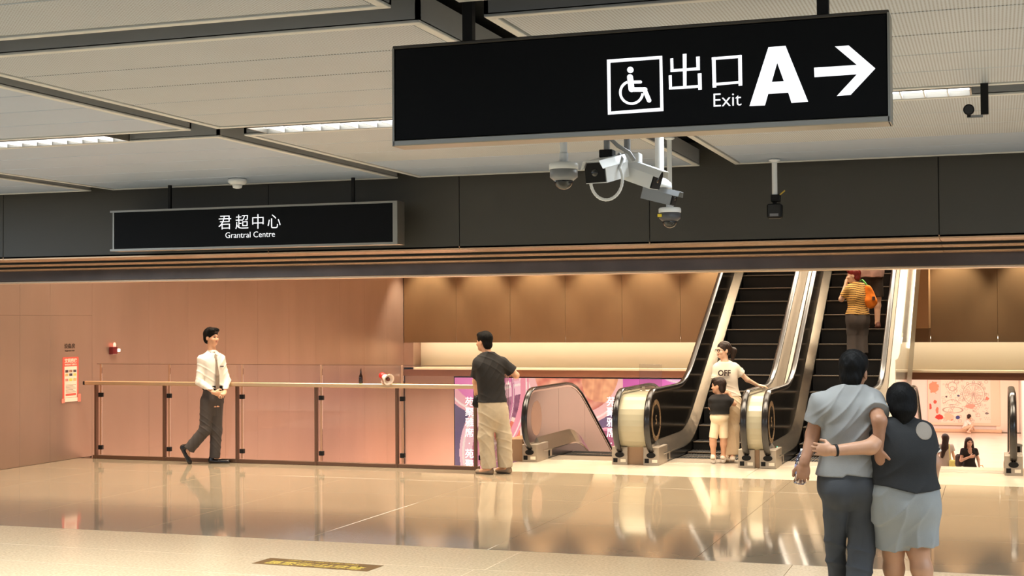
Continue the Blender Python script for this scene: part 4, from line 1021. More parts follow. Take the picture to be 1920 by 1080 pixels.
def trouser_leg(J, q, r0, r1, r2, end):
    """end: 0..1 of hip-knee-ankle path (1 = ankle, 0.5 = knee); clean hem"""
    h_, k_, a_ = J['h' + q], J['k' + q], J['a' + q]; out = []
    if end <= 0.5:
        e = h_ + (k_ - h_) * end * 2; c = cone(h_, e + (k_ - h_) * 0.05, r0, r1, 0.03); pl = cut_plane(e, k_ - h_); f0 = c.fn
        c.fn = lambda X, Y, Z: np.maximum(f0(X, Y, Z), pl(X, Y, Z)); out.append(c)
    else:
        out.append(cone(h_, k_, r0, r1, 0.03)); e = k_ + (a_ - k_) * (end - 0.5) * 2
        c = cone(k_, e + (a_ - k_) * 0.1, r1, r2, 0.03); pl = cut_plane(e, a_ - k_); f0 = c.fn
        c.fn = lambda X, Y, Z: np.maximum(f0(X, Y, Z), pl(X, Y, Z)); out.append(c)
    return out
def shoe(fig, heel, toe, mats, h, S=1.0, lift=0.0, sole=True):
    d = unit(V(*(toe - heel))); up = unit(V(0, 0, 1) - d * d[2]); 
    a = heel + d * 0.035 * S + up * 0.035 * S; b = toe - d * 0.04 * S + up * 0.028 * S
    pr = [cone(a, b, 0.042 * S, 0.04 * S, 0.02, fl=(up, 0.8)), cone(a + up * 0.02 * S, a + up * 0.055 * S + d * 0.01, 0.04 * S, 0.037 * S, 0.02)]
    z0 = heel
    cuts = [cut_plane(heel, -up)]
    sl = lambda x, y, z: ((x - heel[0]) * up[0] + (y - heel[1]) * up[1] + (z - heel[2]) * up[2]) < 0.02 * S
    return fig.part('shoe', pr, h, mats, cuts=cuts, paint=[(sl, 1)] if sole else ())
def feet(fig, J, r=0.03):
    out = []
    for q in 'LR': out.append(cone(J['a' + q], J['a' + q] + (J['t' + q] - J['a' + q]) * 0.7, 0.036, 0.026, 0.02))
    return out

MALE = [(-0.22, .15, .105), (0.0, .165, .115), (0.28, .14, .1), (0.62, .158, .112), (0.84, .165, .1), (0.95, .11, .075), (1.04, .058, .058)]
FEM = [(-0.22, .165, .12), (0.0, .165, .12), (0.30, .118, .09), (0.62, .138, .108), (0.84, .14, .085), (0.95, .09, .065), (1.04, .05, .05)]
def scaleW(W, a, b=None): b = b or a; return [(t, x * a, y * b) for t, x, y in W]

# ---- 1 staff member with tie, walking
fg = Figure('person', 'person with white shirt, grey tie and dark trousers walking along the glass railing', (408, 869))
fg.joints(pel=(400, 745, 0), nk=(398, 662, 0), hd=(396.5, 632.5, 0), sL=(378.5, 674, -.09), sR=(413, 672, .09), eL=(373.5, 716, -.13), eR=(425.5, 714, .05), wL=(402, 736.5, -.2), wR=(421, 736, -.1),
          hL=(389, 752, -.05), hR=(405, 752, .05), kL=(385, 806, -.05), kR=(405.5, 807, .04), aL=(351, 846, -.03), aR=(402.5, 861, .06), tL=(354, 869, -.05), tR=(430, 868.5, .03))
J = fg.J; W1 = scaleW(MALE, .86, .92); ya = radians(38)   # lateral axis turned: chest towards the viewer and right
hp, hs, pa, hat, hax = head_prims(J['hd'], (0.83, -0.5, 0.0), (-0.02, 0, 1), 0.98)
body = [loft(fg.secs(W1, -.012, -.22), ya), cone(J['nk'] + V(0, 0, -.04), J['hd'] + V(-0.005, 0.01, -.07), .054, .05, .02)] + hp + shoulders(J, -.012, .05)
for q in 'LR': body += arm_prims(J, q, (.048, .038, .027), -.006) + leg_prims(J, q, off=-.01)
body += feet(fg, J)
body += hand_prims(J['wL'], J['wR'] + V(.02, -.05, -.03) - J['wL'], (0.2, .9, .1), 1, .95, .75) + hand_prims(J['wR'], J['wL'] + V(.07, -.06, -.04) - J['wR'], (-0.3, .2, -.9), -1, .95, .8)
fg.part('body', body, .0062, [SKIN, EYED, LIP], subs=hs, paint=pa)
hair = [ell(hat(0, -.02, .044), (.09, .104, .096), hax, .01), ell(hat(0.03, .05, .09), (.06, .05, .042), hax, .02), ell(hat(-.03, .045, .094), (.055, .05, .036), hax, .02), ell(hat(0, -.065, -.02), (.072, .05, .07), hax, .02)]
s_, f_, u_ = hax
face_cut = ell(hat(0, .105, -.05), (.085, .082, .088), hax, .01)
fg.part('hair', hair, .005, HAIR, subs=[face_cut, ell(hat(.078, .0, -.03), (.025, .03, .045), hax, .01), ell(hat(-.078, .0, -.03), (.025, .03, .045), hax, .01)], wr=wrinkle(.0022, [(160, 60, 30), (40, 150, 60)], 3))
shirt = [loft(fg.secs(W1, .016, 0.02), ya)] + shoulders(J, .012, .05)
for q in 'LR':
    shirt += [cone(J['s' + q], J['e' + q], .052, .05, .03), cone(J['e' + q], J['e' + q] + (J['w' + q] - J['e' + q]) * .9, .05, .034, .02)]
WS = cloth('shirt_white', (226, 219, 207), .02)
fg.part('shirt', shirt, .0055, WS, cuts=[cut_plane(J['nk'] + V(0, 0, .035), (0.1, -.45, 1)), cut_below(fg.at(400, 729)[2])], wr=folds(.006, [(30, 20, 70), (60, 30, -60)], 4))
cz = J['nk'] + V(0, 0, .022)
fg.part('collar', [cone(cz + V(-.012, .012, .012), cz + V(.012, -.012, .0), .058, .058, .02, fl=((0, 0, 1), .38)), cone(cz + V(.02, -.05, -.0), cz + V(.0, -.085, -.045), .02, .008, .01), cone(cz + V(.045, -.035, -.0), cz + V(.075, -.06, -.045), .02, .008, .01)], .004, WS)
ch = J['nk'] + (J['pel'] - J['nk']) * .1; fdir = V(sin(ya), -cos(ya), 0)
def tor(t, px): return J['nk'] + (J['pel'] - J['nk']) * t + fdir * px
fg.part('tie', [cone(tor(.04, .072) + V(0, 0, .012), tor(.15, .116), .02, .014, .01, fl=(fdir, .6)), cone(tor(.16, .118), tor(.5, .142), .013, .026, .01, fl=(fdir, .28)), cone(tor(.5, .142), tor(.86, .13), .026, .031, .01, fl=(fdir, .25))], .004, cloth('tie_grey', (132, 118, 104)))
bg = tor(.30, .125) + V(cos(ya), sin(ya), 0) * .075
MB().box(-.028, .028, -.004, .004, -.01, .01, c=.002).obj('name_badge', mat('badge_grey', srgb(90, 84, 84), .4), fg.root, tuple(bg), (0, 0, ya + .15))
TR = cloth('trousers_charcoal', (66, 60, 57))
pants = [loft(fg.secs(scaleW(W1, .9, .84), .014, -.06, .3, .2), ya)]
pants += trouser_leg(J, 'L', .098, .079, .076, .95) + trouser_leg(J, 'R', .098, .078, .07, .97)
fg.part('trousers', pants, .006, TR, cuts=[cut_above(fg.at(400, 725)[2])], wr=folds(.007, [(60, 30, 70), (90, 30, 12)], 6))
fg.part('belt', [loft([(z, c0, c1, a + .004, b + .004) for (z, c0, c1, a, b) in [(fg.at(400, 729)[2] - .012, J['pel'][0], J['pel'][1], W1[2][1] + .02, W1[2][2] + .02), (fg.at(400, 724)[2] + .01, J['pel'][0], J['pel'][1], W1[2][1] + .016, W1[2][2] + .016)]], ya)], .005, M['matte'])
SH = mat('shoe_black', srgb(16, 14, 14), .22); 
shoe(fg, fg.at(391.5, 869, .05), fg.at(432, 869.5, .03), [SH, SH], .005)
shoe(fg, fg.at(336, 838, -.03), fg.at(354.5, 872, -.05), [SH, SH], .005)

# ---- 2 onlooker in black t-shirt seen from behind
fg = Figure('person', 'person in black t-shirt and pale jeans with black hip pouch, back turned, at the railing', (931, 889))
fg.joints(pel=(924, 763, 0), nk=(915, 664, 0), hd=(908, 641, .03), sL=(898, 680, -.03), sR=(942, 680, .03), eL=(891.5, 716, .08), eR=(968, 704, .08), wL=(893, 738, .27), wR=(955, 684, .26),
          hL=(914.5, 770, -.02), hR=(936, 770, .02), kL=(910.5, 818, -.02), kR=(945, 817, .03), aL=(917, 878, 0), aR=(947.5, 876, .05), tL=(893, 887, .1), tR=(926, 884, .15))
J = fg.J; W1 = scaleW(MALE, 1.0); ya = radians(18)
hp, hs, pa, hat, hax = head_prims(J['hd'], (-0.72, .62, -0.05), (0.08, 0, 1), 1.0)
body = [loft(fg.secs(W1, -.014, -.22), ya), cone(J['nk'] + V(0, 0, -.05), J['hd'] + V(.02, -.015, -.07), .058, .053, .02)] + hp + shoulders(J, -.014, .05)
for q in 'LR': body += arm_prims(J, q, (.05, .042, .03), -.004) + leg_prims(J, q, off=-.01)
body += feet(fg, J) + hand_prims(J['wR'], (-.4, .5, .4), (-.6, .3, -.5), 1, 1, .9) + hand_prims(J['wL'], (.2, .9, .3), (.9, 0, 0), 1, 1, .9)
fg.part('body', body, .0062, [SKIN, EYED, LIP], subs=hs, paint=pa)
def short_hair(fg, hat, hax, m, S=1.0, seed=3, full=1.0):
    hair = [ell(hat(0, -.016, .044), np.array((.088, .104, .094)) * S, hax, .01), ell(hat(0, .05, .088), np.array((.066, .048, .038)) * S, hax, .02), ell(hat(0, -.058, -.035), np.array((.07, .05, .066)) * S, hax, .02)]
    return fg.part('hair', hair, .005, m, subs=[ell(hat(0, .105, -.045), np.array((.088, .088, .092)) * S, hax, .01), ell(hat(.08, .004, -.035), np.array((.026, .032, .045)) * S, hax, .01), ell(hat(-.08, .004, -.035), np.array((.026, .032, .045)) * S, hax, .01)], wr=wrinkle(.002, [(160, 60, 30), (40, 150, 60)], seed))
short_hair(fg, hat, hax, HAIR)
BT = cloth('tshirt_black', (24, 22, 22), .1)
sh = [loft(fg.secs([(t, a * (1.06 if t < .5 else 1), b * 1.05) for t, a, b in W1], .022, -.02), ya)] + shoulders(J, .014, .052) + [sleeve(J, 'L', .72, .066, .078), sleeve(J, 'R', .7, .066, .082)]
fg.part('t_shirt', sh, .0058, BT, cuts=[cut_plane(J['nk'] + V(0, 0, .02), (-0.15, .3, 1)), cut_below(fg.at(924, 754)[2])], wr=folds(.006, [(30, 16, 70), (60, 30, -45)], 9))
JN = cloth('jeans_pale', (178, 164, 140), .06)
pants = [loft(fg.secs(W1, .018, -.22, .3, .16), ya)] + trouser_leg(J, 'L', .108, .094, .094, .99) + trouser_leg(J, 'R', .108, .094, .094, .99)
fg.part('jeans', pants, .006, JN, cuts=[cut_above(fg.at(924, 751)[2])], wr=folds(.006, [(24, 12, 60), (50, 20, 34), (-36, 12, 64)], 10))
SN = mat('sneaker_taupe', srgb(150, 128, 104), .6); SNs = mat('sneaker_sole', srgb(96, 84, 74), .6)
shoe(fg, fg.at(924, 891, .0), fg.at(891.5, 888, .12), [SN, SNs], .005, 1.05); shoe(fg, fg.at(958, 889, .03), fg.at(929, 886, .15), [SN, SNs], .005, 1.05)
pc = fg.at(896, 752, .0)
fg.part('pouch', [ell(pc, (.062, .045, .075), k=.02), ell(pc + V(-.015, .0, -.035), (.055, .045, .05), k=.02)], .005, M['matte'])
st = MB().tube([J['sR'] + V(-.09, -.06, .075), J['sR'] + V(-.06, -.095, .02), tor(.3, 0) + V(.1, -.13, 0), tor(.75, 0) + V(-.08, -.135, 0), pc + V(.04, -.03, .05)], .012, 8, fl=.5) if False else None
sb = [J['sR'] + V(-.05, .02, .075), J['sR'] + V(-.035, -.05, .06), J['sR'] + V(-.03, -.085, .0), J['sR'] + V(-.03, -.1, -.08)]
MB().tube(sb, .014, 8).obj('shoulder_strap', M['matte'], fg.root)

# ---- 3 mother with OFF shirt
fg = Figure('person', 'person with glasses and ponytail in white printed t-shirt, hand on the escalator handrail', (1371, 866), 0.0)
fg.joints(pel=(1368, 752, 0), nk=(1359, 678, 0), hd=(1356.5, 656.5, -.01), sL=(1345.5, 689.5, 0), sR=(1377, 688.5, 0), eL=(1340, 722, -.02), eR=(1401, 712, .05), wL=(1346, 744, -.14), wR=(1422, 723, .16),
          hL=(1360, 760, 0), hR=(1374, 760, 0), kL=(1361, 805, -.02), kR=(1375, 805, 0), aL=(1364, 853, .05), aR=(1373.5, 854, .02), tL=(1358, 862, -.12), tR=(1372, 863, -.15))
J = fg.J; W1 = scaleW(FEM, .93); ya = radians(-6)
hp, hs, pa, hat, hax = head_prims(J['hd'], (-0.92, -.38, -0.05), (0.02, 0, 1), .93)
body = [loft(fg.secs(W1, -.012, -.22), ya), cone(J['nk'] + V(0, 0, -.04), J['hd'] + V(.012, .01, -.07), .047, .045, .02)] + hp + shoulders(J, -.014, .042)
for q in 'LR': body += arm_prims(J, q, (.04, .034, .023), -.003) + leg_prims(J, q, (.075, .05, .033), off=-.01)
body += feet(fg, J) + hand_prims(J['wR'], (.95, .2, -.08), (.05, 0.1, -1), 1, .9, .25) + hand_prims(J['wL'], (.5, -.5, -.5), (.3, .3, -.3), -1, .9, .4)
fg.part('body', body, .0058, [SKIN2, EYED, LIP], subs=hs, paint=pa)
hair = [ell(hat(0, -.018, .038), (.08, .095, .086), hax, .01), ell(hat(0, -.055, -.02), (.065, .05, .06), hax, .02), cone(hat(0, -.105, .02), hat(.0, -.165, -.02), .03, .042, .02), cone(hat(.0, -.165, -.02), hat(0.01, -.15, -.14), .042, .022, .02)]
fg.part('hair', hair, .005, HAIRB, subs=[ell(hat(0, .1, -.05), (.085, .085, .095), hax, .01)], wr=wrinkle(.002, [(120, 60, 30), (40, 130, 60)], 5))
gl = mat('glasses_black', srgb(24, 18, 18), .2)
for sx in (-1, 1):
    c0 = hat(sx * .033, .102, -.002); ring_ = [c0 + hax[0] * .024 * cos(a) + hax[2] * .02 * sin(a) for a in np.linspace(0, 2 * pi, 17)]
    g = MB().tube(ring_, .003, 6); g.tube([hat(sx * .056, .1, .004), hat(sx * .08, .0, .004)], .0025, 6)
    if sx == 1: g.tube([hat(-.01, .104, .002), hat(.01, .104, .002)], .0025, 6)
    g.obj('glasses_half', gl, fg.root)
WT = cloth('tshirt_cream', (230, 217, 198), .02)
sh = [loft(fg.secs([(t, a * (1.12 if t < .5 else 1), b * 1.06) for t, a, b in W1], .016, -.0), ya)] + shoulders(J, .01, .045) + [sleeve(J, 'L', .66, .056, .066), sleeve(J, 'R', .55, .056, .066)]
fg.part('t_shirt', sh, .0055, WT, cuts=[cut_plane(J['nk'] + V(0, 0, .012), (0, -.3, 1)), cut_below(fg.at(1368, 742)[2])], wr=folds(.008, [(40, 20, 90), (80, 40, -60)], 12))
q = fg.at(1358, 700, -.143)
text('lettering', 'OFF', .105, mat('print_dark', srgb(60, 40, 34), .7), fg.root, tuple(q), (pi / 2 + .05, 0, ya), .004, .003, sx=.9)
TC = cloth('trousers_cream', (226, 204, 172), .03)
pants = [loft(fg.secs(W1, .012, -.22, .3, .16), ya)] + trouser_leg(J, 'L', .088, .08, .085, .97) + trouser_leg(J, 'R', .088, .08, .085, .97)
fg.part('trousers', pants, .006, TC, cuts=[cut_above(fg.at(1368, 739)[2])], wr=folds(.008, [(80, 20, 20), (60, 30, 70)], 13))
SW = mat('sneaker_white', srgb(228, 214, 196), .5); SWs = mat('sole_grey', srgb(170, 150, 130), .6)
shoe(fg, fg.at(1365, 859, .08), fg.at(1358, 864, -.14), [SW, SWs], .005, .9); shoe(fg, fg.at(1374, 860, .05), fg.at(1373, 866, -.17), [SW, SWs], .005, .9)

# ---- 4 boy
fg = Figure('person', 'small person in black t-shirt and cream shorts hugging the person in the white printed t-shirt', (1348, 866.5), 0.0, D=None)
off = -.22
fg.joints(pel=(1349, 782, off), nk=(1349.5, 741, off), hd=(1347.5, 724, off), sL=(1338.5, 748, off), sR=(1361, 747.5, off), eL=(1333, 764, off + .06), eR=(1376.5, 757, off + .02), wL=(1338, 776, off + .1), wR=(1366, 737, off + .1),
          hL=(1342.5, 790, off), hR=(1356, 790, off), kL=(1337, 824, off), kR=(1357, 824, off), aL=(1337.5, 857, off + .02), aR=(1356, 856, off + .02), tL=(1336, 865, off + .13), tR=(1362, 864, off + .1))
J = fg.J; W1 = [(t, a * .66, b * .72) for t, a, b in MALE]; ya = radians(10)
hp, hs, pa, hat, hax = head_prims(J['hd'], (-0.8, .45, 0), (0.05, 0, 1), .87)
body = [loft(fg.secs(W1, -.008, -.22), ya), cone(J['nk'] + V(0, 0, -.03), J['hd'] + V(.012, 0, -.05), .04, .037, .02)] + hp + [cone(J['nk'] + V(0, 0, -.03), J['s' + q], .032, .034, .03) for q in 'LR']
for q in 'LR': body += arm_prims(J, q, (.034, .028, .021)) + leg_prims(J, q, (.056, .042, .028), calf=.04)
body += feet(fg, J) + hand_prims(J['wR'], (-.5, .6, .2), (-.2, .5, -.4), 1, .66, .4) + hand_prims(J['wL'], (.5, .6, 0), (.5, .5, 0), 1, .66, .4)
fg.part('body', body, .0055, [SKIN, EYED, LIP], subs=hs, paint=pa)
short_hair(fg, hat, hax, HAIRB, .88, 6)
sh = [loft(fg.secs([(t, a * 1.1, b * 1.1) for t, a, b in W1], .024, -.02), ya)] + [cone(J['nk'] + V(0, 0, -.03), J['s' + q], .042, .044, .03) for q in 'LR'] + [sleeve(J, 'L', .75, .046, .052), sleeve(J, 'R', .72, .046, .054)]
fg.part('t_shirt', sh, .0055, BT, cuts=[cut_plane(J['nk'] + V(0, 0, .012), (0, .2, 1)), cut_below(fg.at(1349, 776, off)[2])], wr=wrinkle(.0025, [(14, 10, 55), (35, 20, -30)], 15))
SHC = cloth('shorts_cream', (236, 216, 184), .03)
pants = [loft(fg.secs(W1, .016, -.12, .35, .07), ya)] + trouser_leg(J, 'L', .064, .058, .06, .46) + trouser_leg(J, 'R', .064, .059, .06, .46)
for q_ in pants[1:]: q_.k = .006
fg.part('shorts', pants, .0055, SHC, cuts=[cut_above(fg.at(1349, 774, off)[2])], wr=wrinkle(.003, [(35, 10, 20), (45, 15, 12)], 16))
SK = cloth('sock_white', (236, 226, 214), .02)
for q in 'LR': fg.part('sock', [cone(J['a' + q] + V(0, 0, .02), J['a' + q] + V(0, 0, -.05), .033, .035, .01)], .005, SK)
shoe(fg, fg.at(1337, 862, off - .04), fg.at(1337, 867, off + .16), [SW, SWs], .005, .75); shoe(fg, fg.at(1353, 862, off - .02), fg.at(1366, 866, off + .12), [SW, SWs], .005, .75)

# ---- 5 woman with red hair on the right rising escalator
YR = 22.25; ZR = zup(1.02 + 0.4 * round((YR - E0 - 1.02) / .4 - .5) + .2)
px0 = 1607; pr_ = ony(px0, 680, E0 + 1.02 + 0.4 * round((YR - E0 - 1.02) / .4 - .5) + .22)
fg = Figure('person', 'red-haired person in striped yellow top holding a phone on the rising escalator', (px0, 680), D=(pr_ - EYE) @ FWD)
dz = ZR - fg.b[2]; fg.root.location[2] = ZR; fg.b = np.array([fg.b[0], fg.b[1], ZR])
fg.joints(pel=(1608, 592, 0), nk=(1606, 532, 0), hd=(1600, 516.5, .01), sL=(1593, 541, -.02), sR=(1620, 538.5, .02), eL=(1577.5, 561, .08), eR=(1624, 566, .03), wL=(1586, 533, .14), wR=(1622, 590, .08),
          hL=(1602, 597, 0), hR=(1615, 597, 0))
J = fg.J
for q, sx in (('L', -.06), ('R', .06)):
    J['k' + q] = V(J['pel'][0] + sx, .02, .43); J['a' + q] = V(J['pel'][0] + sx, .0, .07); J['t' + q] = V(J['pel'][0] + sx, .16, .03)
W1 = scaleW(FEM, .99, 1.02); ya = radians(6)
hp, hs, pa, hat, hax = head_prims(J['hd'], (-0.9, .35, -0.05), (0.02, 0, 1), .98)
body = [loft(fg.secs(W1, -.012, -.22), ya), cone(J['nk'] + V(0, 0, -.04), J['hd'] + V(.02, 0, -.07), .05, .047, .02)] + hp + shoulders(J, -.012, .045)
for q in 'LR': body += arm_prims(J, q, (.047, .04, .026)) + leg_prims(J, q, off=-.01)
body += feet(fg, J) + hand_prims(J['wL'], (.2, .1, .95), (.75, .3, 0), 1, .95, .75) + hand_prims(J['wR'], (0, .3, -.9), (-.9, 0, 0), 1, .95, .4)
fg.part('body', body, .007, [SKIN2, EYED, LIP], subs=hs, paint=pa)
fg.part('hair', [ell(hat(0, -.018, .04), (.088, .1, .092), hax, .01), ell(hat(0, -.055, -.03), (.07, .055, .065), hax, .02), ell(hat(0, .05, .08), (.06, .045, .035), hax, .02)], .006, HAIRR, subs=[ell(hat(0, .105, -.045), (.09, .085, .095), hax, .01), ell(hat(.08, .02, -.03), (.03, .03, .04), hax, .01), ell(hat(-.08, .02, -.03), (.03, .03, .04), hax, .01)], wr=wrinkle(.003, [(90, 60, 30), (40, 80, 60)], 5))
ST = cloth('top_yellow', (226, 178, 96), .05); ST2 = cloth('top_stripe_dark', (110, 78, 48), .05)
def stripes(x, y, z): return (np.sin((z + .012 * np.sin(x * 9 + 1) + .008 * np.sin(x * 23)) * 2 * pi / .034) > .25)
sh = [loft(fg.secs([(t, a * (1.12 if t < .5 else 1.02), b * 1.08) for t, a, b in W1], .016, -.02), ya)] + shoulders(J, .01, .05) + [sleeve(J, 'L', .72, .062, .066), sleeve(J, 'R', .7, .062, .066)]
fg.part('striped_top', sh, .0065, [ST, ST2], cuts=[cut_plane(J['nk'] + V(0, 0, .02), (0, .2, 1)), cut_below(fg.at(1608, 590)[2])], wr=wrinkle(.003, [(14, 10, 45), (35, 20, -30)], 18), paint=[(stripes, 1)])
TG = cloth('trousers_dark_grey', (78, 70, 66))
pants = [loft(fg.secs(W1, .014, -.22, .3, .16), ya)] + trouser_leg(J, 'L', .1, .1, .1, .98) + trouser_leg(J, 'R', .1, .1, .1, .98)
fg.part('trousers', pants, .0075, TG, cuts=[cut_above(fg.at(1608, 587)[2])], wr=wrinkle(.005, [(55, 10, 3), (38, 25, 4)], 19))
for q in 'LR': shoe(fg, J['a' + q] + V(0, -.07, -.07), J['a' + q] + V(0, .17, -.07), [SH, SH], .007, .92)
pw_ = J['wL'] + V(.035, .04, .07)
MB().box(-.006, .006, -.036, .036, -.075, .075, c=.003).obj('phone_held', M['whiteplastic'], fg.root, tuple(pw_), (0, .25, 0))
OB = fg.at(1631, 556, -.1)
wob = tuple(np.array(fg.root.location) + np.array(Matrix.Rotation(YAW, 3, 'Z') @ Vector(OB)))
bag = thing('shoulder_bag', 'bright orange soft shoulder bag with green strap on the red-haired person', 'bag', wob, YAW)
OR = cloth('bag_orange', (244, 130, 30), .06)
link('body', sdf_mesh('body', [cone((-.025, 0, .12), (.03, .02, -.06), .055, .085, .05, fl=((.3, 1, 0), .7)), cone((-.01, .01, -.05), (.02, .02, -.12), .08, .07, .04, fl=((.3, 1, 0), .7))], .006, mats=[OR], wr=wrinkle(.005, [(40, 10, 20), (25, 25, 40)], 3)), bag)
MB().box(.02, .06, -.085, -.06, -.06, .0, c=.004).obj('print_patch', mat('bag_patch', srgb(70, 44, 40), .6), bag)
MB().tube([(-.03, 0, .15), (-.065, .02, .21), (-.1, .07, .26), (-.11, .13, .24), (-.1, .17, .12)], .014, 8).obj('strap', mat('strap_green', srgb(70, 140, 40), .6, noise=.6, nscale=60), bag)

# ---- 6 person in shorts above, upper half behind the fascia
kY = round((23.3 - E0 - 1.02) / .4 - .5); YM = E0 + 1.02 + .4 * kY + .22; ZM = zup(1.02 + .4 * kY + .2); pm = ony(1634, 613, YM)
fg = Figure('person', 'person in dusty pink top and dark shorts, topmost on the right rising escalator', (1634, 613), D=(pm - EYE) @ FWD)
fg.b = np.array([fg.b[0], fg.b[1], ZM]); fg.root.location[2] = ZM
X0 = .0
for n_, p in dict(pel=(0, 0, .93), nk=(0, .02, 1.44), hd=(0, .06, 1.58), sL=(-.17, .02, 1.38), sR=(.17, .02, 1.38), eL=(-.22, .0, 1.1), eR=(.22, 0, 1.1), wL=(-.2, .12, .9), wR=(.2, .1, .88), hL=(-.08, 0, .9), hR=(.08, 0, .9), kL=(-.08, .02, .48), kR=(.1, .0, .48), aL=(-.08, 0, .08), aR=(.09, -.02, .08), tL=(-.08, .16, .03), tR=(.12, .13, .03)).items(): J = fg.J; J[n_] = V(*p)
W1 = scaleW(MALE, 1.03); ya = 0
hp, hs, pa, hat, hax = head_prims(J['hd'], (0, 1, 0), (0, 0, 1), 1.0)
body = [loft(fg.secs(W1, -.012, -.22), ya), cone(J['nk'] + V(0, 0, -.04), J['hd'] + V(0, -.02, -.07), .055, .05, .02)] + hp + shoulders(J, -.012, .05)
for q in 'LR': body += arm_prims(J, q) + leg_prims(J, q) + hand_prims(J['w' + q], (0, .3, -.9), (1 if q == 'L' else -1, 0, 0), -1 if q == 'L' else 1, 1, .5)
body += feet(fg, J)
fg.part('body', body, .008, [SKIN2, EYED, LIP], subs=hs, paint=pa)
short_hair(fg, hat, hax, HAIR)
fg.part('t_shirt', [loft(fg.secs(W1, .042, -.28), ya)] + shoulders(J, .014, .052) + [sleeve(J, q, .75, .066, .074) for q in 'LR'], .008, cloth('top_pink', (196, 160, 148), .04), cuts=[cut_plane(J['nk'] + V(0, 0, .02), (0, .2, 1)), cut_below(.80)], wr=wrinkle(.004, [(30, 10, 10), (35, 20, -20)], 18))
fg.part('shorts', [loft(fg.secs(W1, .02, -.22, .2, .14), ya)] + trouser_leg(J, 'L', .105, .1, .1, .47) + trouser_leg(J, 'R', .105, .1, .1, .47), .008, cloth('shorts_dark', (62, 52, 44), .08), cuts=[cut_above(.9)], wr=wrinkle(.004, [(35, 10, 20)], 8))
for q in 'LR': shoe(fg, J['a' + q] + V(0, -.07, -.08), J['t' + q] + V(0, .02, -.03), [mat('sandal_brown', srgb(110, 66, 52), .6)] * 2, .007, .9)

# ---- 7 and 8 the couple in front
fc = Figure('person', 'person in light blue-grey t-shirt and dark trousers seen from behind, arm around a companion', (1592, 1166))
fg = fc
fg.joints(pel=(1590, 905, 0), nk=(1596, 728, 0), hd=(1601, 697, .02), sL=(1539, 757, 0), sR=(1633, 752, 0), eL=(1524, 815, .02), eR=(1649, 789, -.2), wL=(1508, 868, -.05), wR=(1648, 842, -.2),
          hL=(1569, 930, 0), hR=(1614, 930, 0), kL=(1566, 1030, .06), kR=(1616, 1026, -.03), aL=(1578, 1145, .12), aR=(1602, 1142, -.13), tL=(1574, 1150, .34), tR=(1608, 1160, .1))
J = fg.J; J['aL'][2] = .08; J['aR'][2] = .09; J['tL'][2] = .03; J['tR'][2] = .03
W1 = scaleW(MALE, 1.04); ya = radians(3)
hp, hs, pa, hat, hax = head_prims(J['hd'], (0.5, .85, -0.08), (0.04, 0, 1), 1.02)
body = [loft(fg.secs(W1, -.014, -.22), ya), cone(J['nk'] + V(0, 0, -.05), J['hd'] + V(-.02, -.02, -.06), .06, .056, .02)] + hp + shoulders(J, -.014, .055)
for q in 'LR': body += arm_prims(J, q, (.056, .046, .031), -.002) + leg_prims(J, q, (.09, .06, .038), off=-.01)
body += feet(fg, J)
body += hand_prims(J['wL'], (-.12, -.05, -1), (.2, .9, .05), -1, 1.0, .62) + hand_prims(J['wR'], (.1, .1, -1), (.85, .5, 0), 1, 1.0, 1.1)
fg.part('body', body, .0052, [SKIN3, EYED, LIP], subs=hs, paint=pa)
short_hair(fg, hat, hax, HAIR, 1.03, 8)
BG = cloth('tshirt_bluegrey', (134, 133, 131), .03)
def hem(X, Y, Z): z = np.interp(X, [fg.at(1533, 0)[0], fg.at(1565, 0)[0], fg.at(1572, 0)[0], fg.at(1646, 0)[0]], [fg.at(1535, 891)[2], fg.at(1564, 891)[2], fg.at(1572, 886)[2], fg.at(1645, 895)[2]]); return z - Z + 0 * Y
sh = [loft(fg.secs([(t, a * (1.09 if t < .5 else 1.03), b * 1.1) for t, a, b in W1], .022, -.22), ya)] + shoulders(J, .014, .058) + [sleeve(J, 'L', .62, .074, .077), sleeve(J, 'R', .66, .076, .084)]
wr1 = folds(.010, [(44, 14, -36), (58, 20, -58)], 21)
fg.part('t_shirt', sh, .0052, BG, cuts=[cut_plane(J['nk'] + V(0, 0, .016), (0, .25, 1)), hem], wr=wr1)
TD = cloth('trousers_slate', (56, 58, 62), .05)
pants = [loft(fg.secs(W1, .02, -.10, .25, .11), ya)] + trouser_leg(J, 'L', .092, .062, .064, .94) + trouser_leg(J, 'R', .1, .084, .074, .94)
for q_ in pants[1:]: q_.k = .012
pants += [ell(J['pel'] + V(-.07, -.07, -.05), (.085, .085, .1), k=.05), ell(J['pel'] + V(.075, -.07, -.05), (.085, .085, .1), k=.05)]
fg.part('trousers', pants, .0058, TD, cuts=[cut_above(fg.at(1590, 884)[2])], wr=folds(.008, [(20, 10, 46), (38, 14, -30)], 23))
for q in 'LR': shoe(fg, J['a' + q] + V(0, -.08, -J['a' + q][2]), V(J['t' + q][0], J['a' + q][1] + .2, 0), [SH, SWs], .006, 1.05)
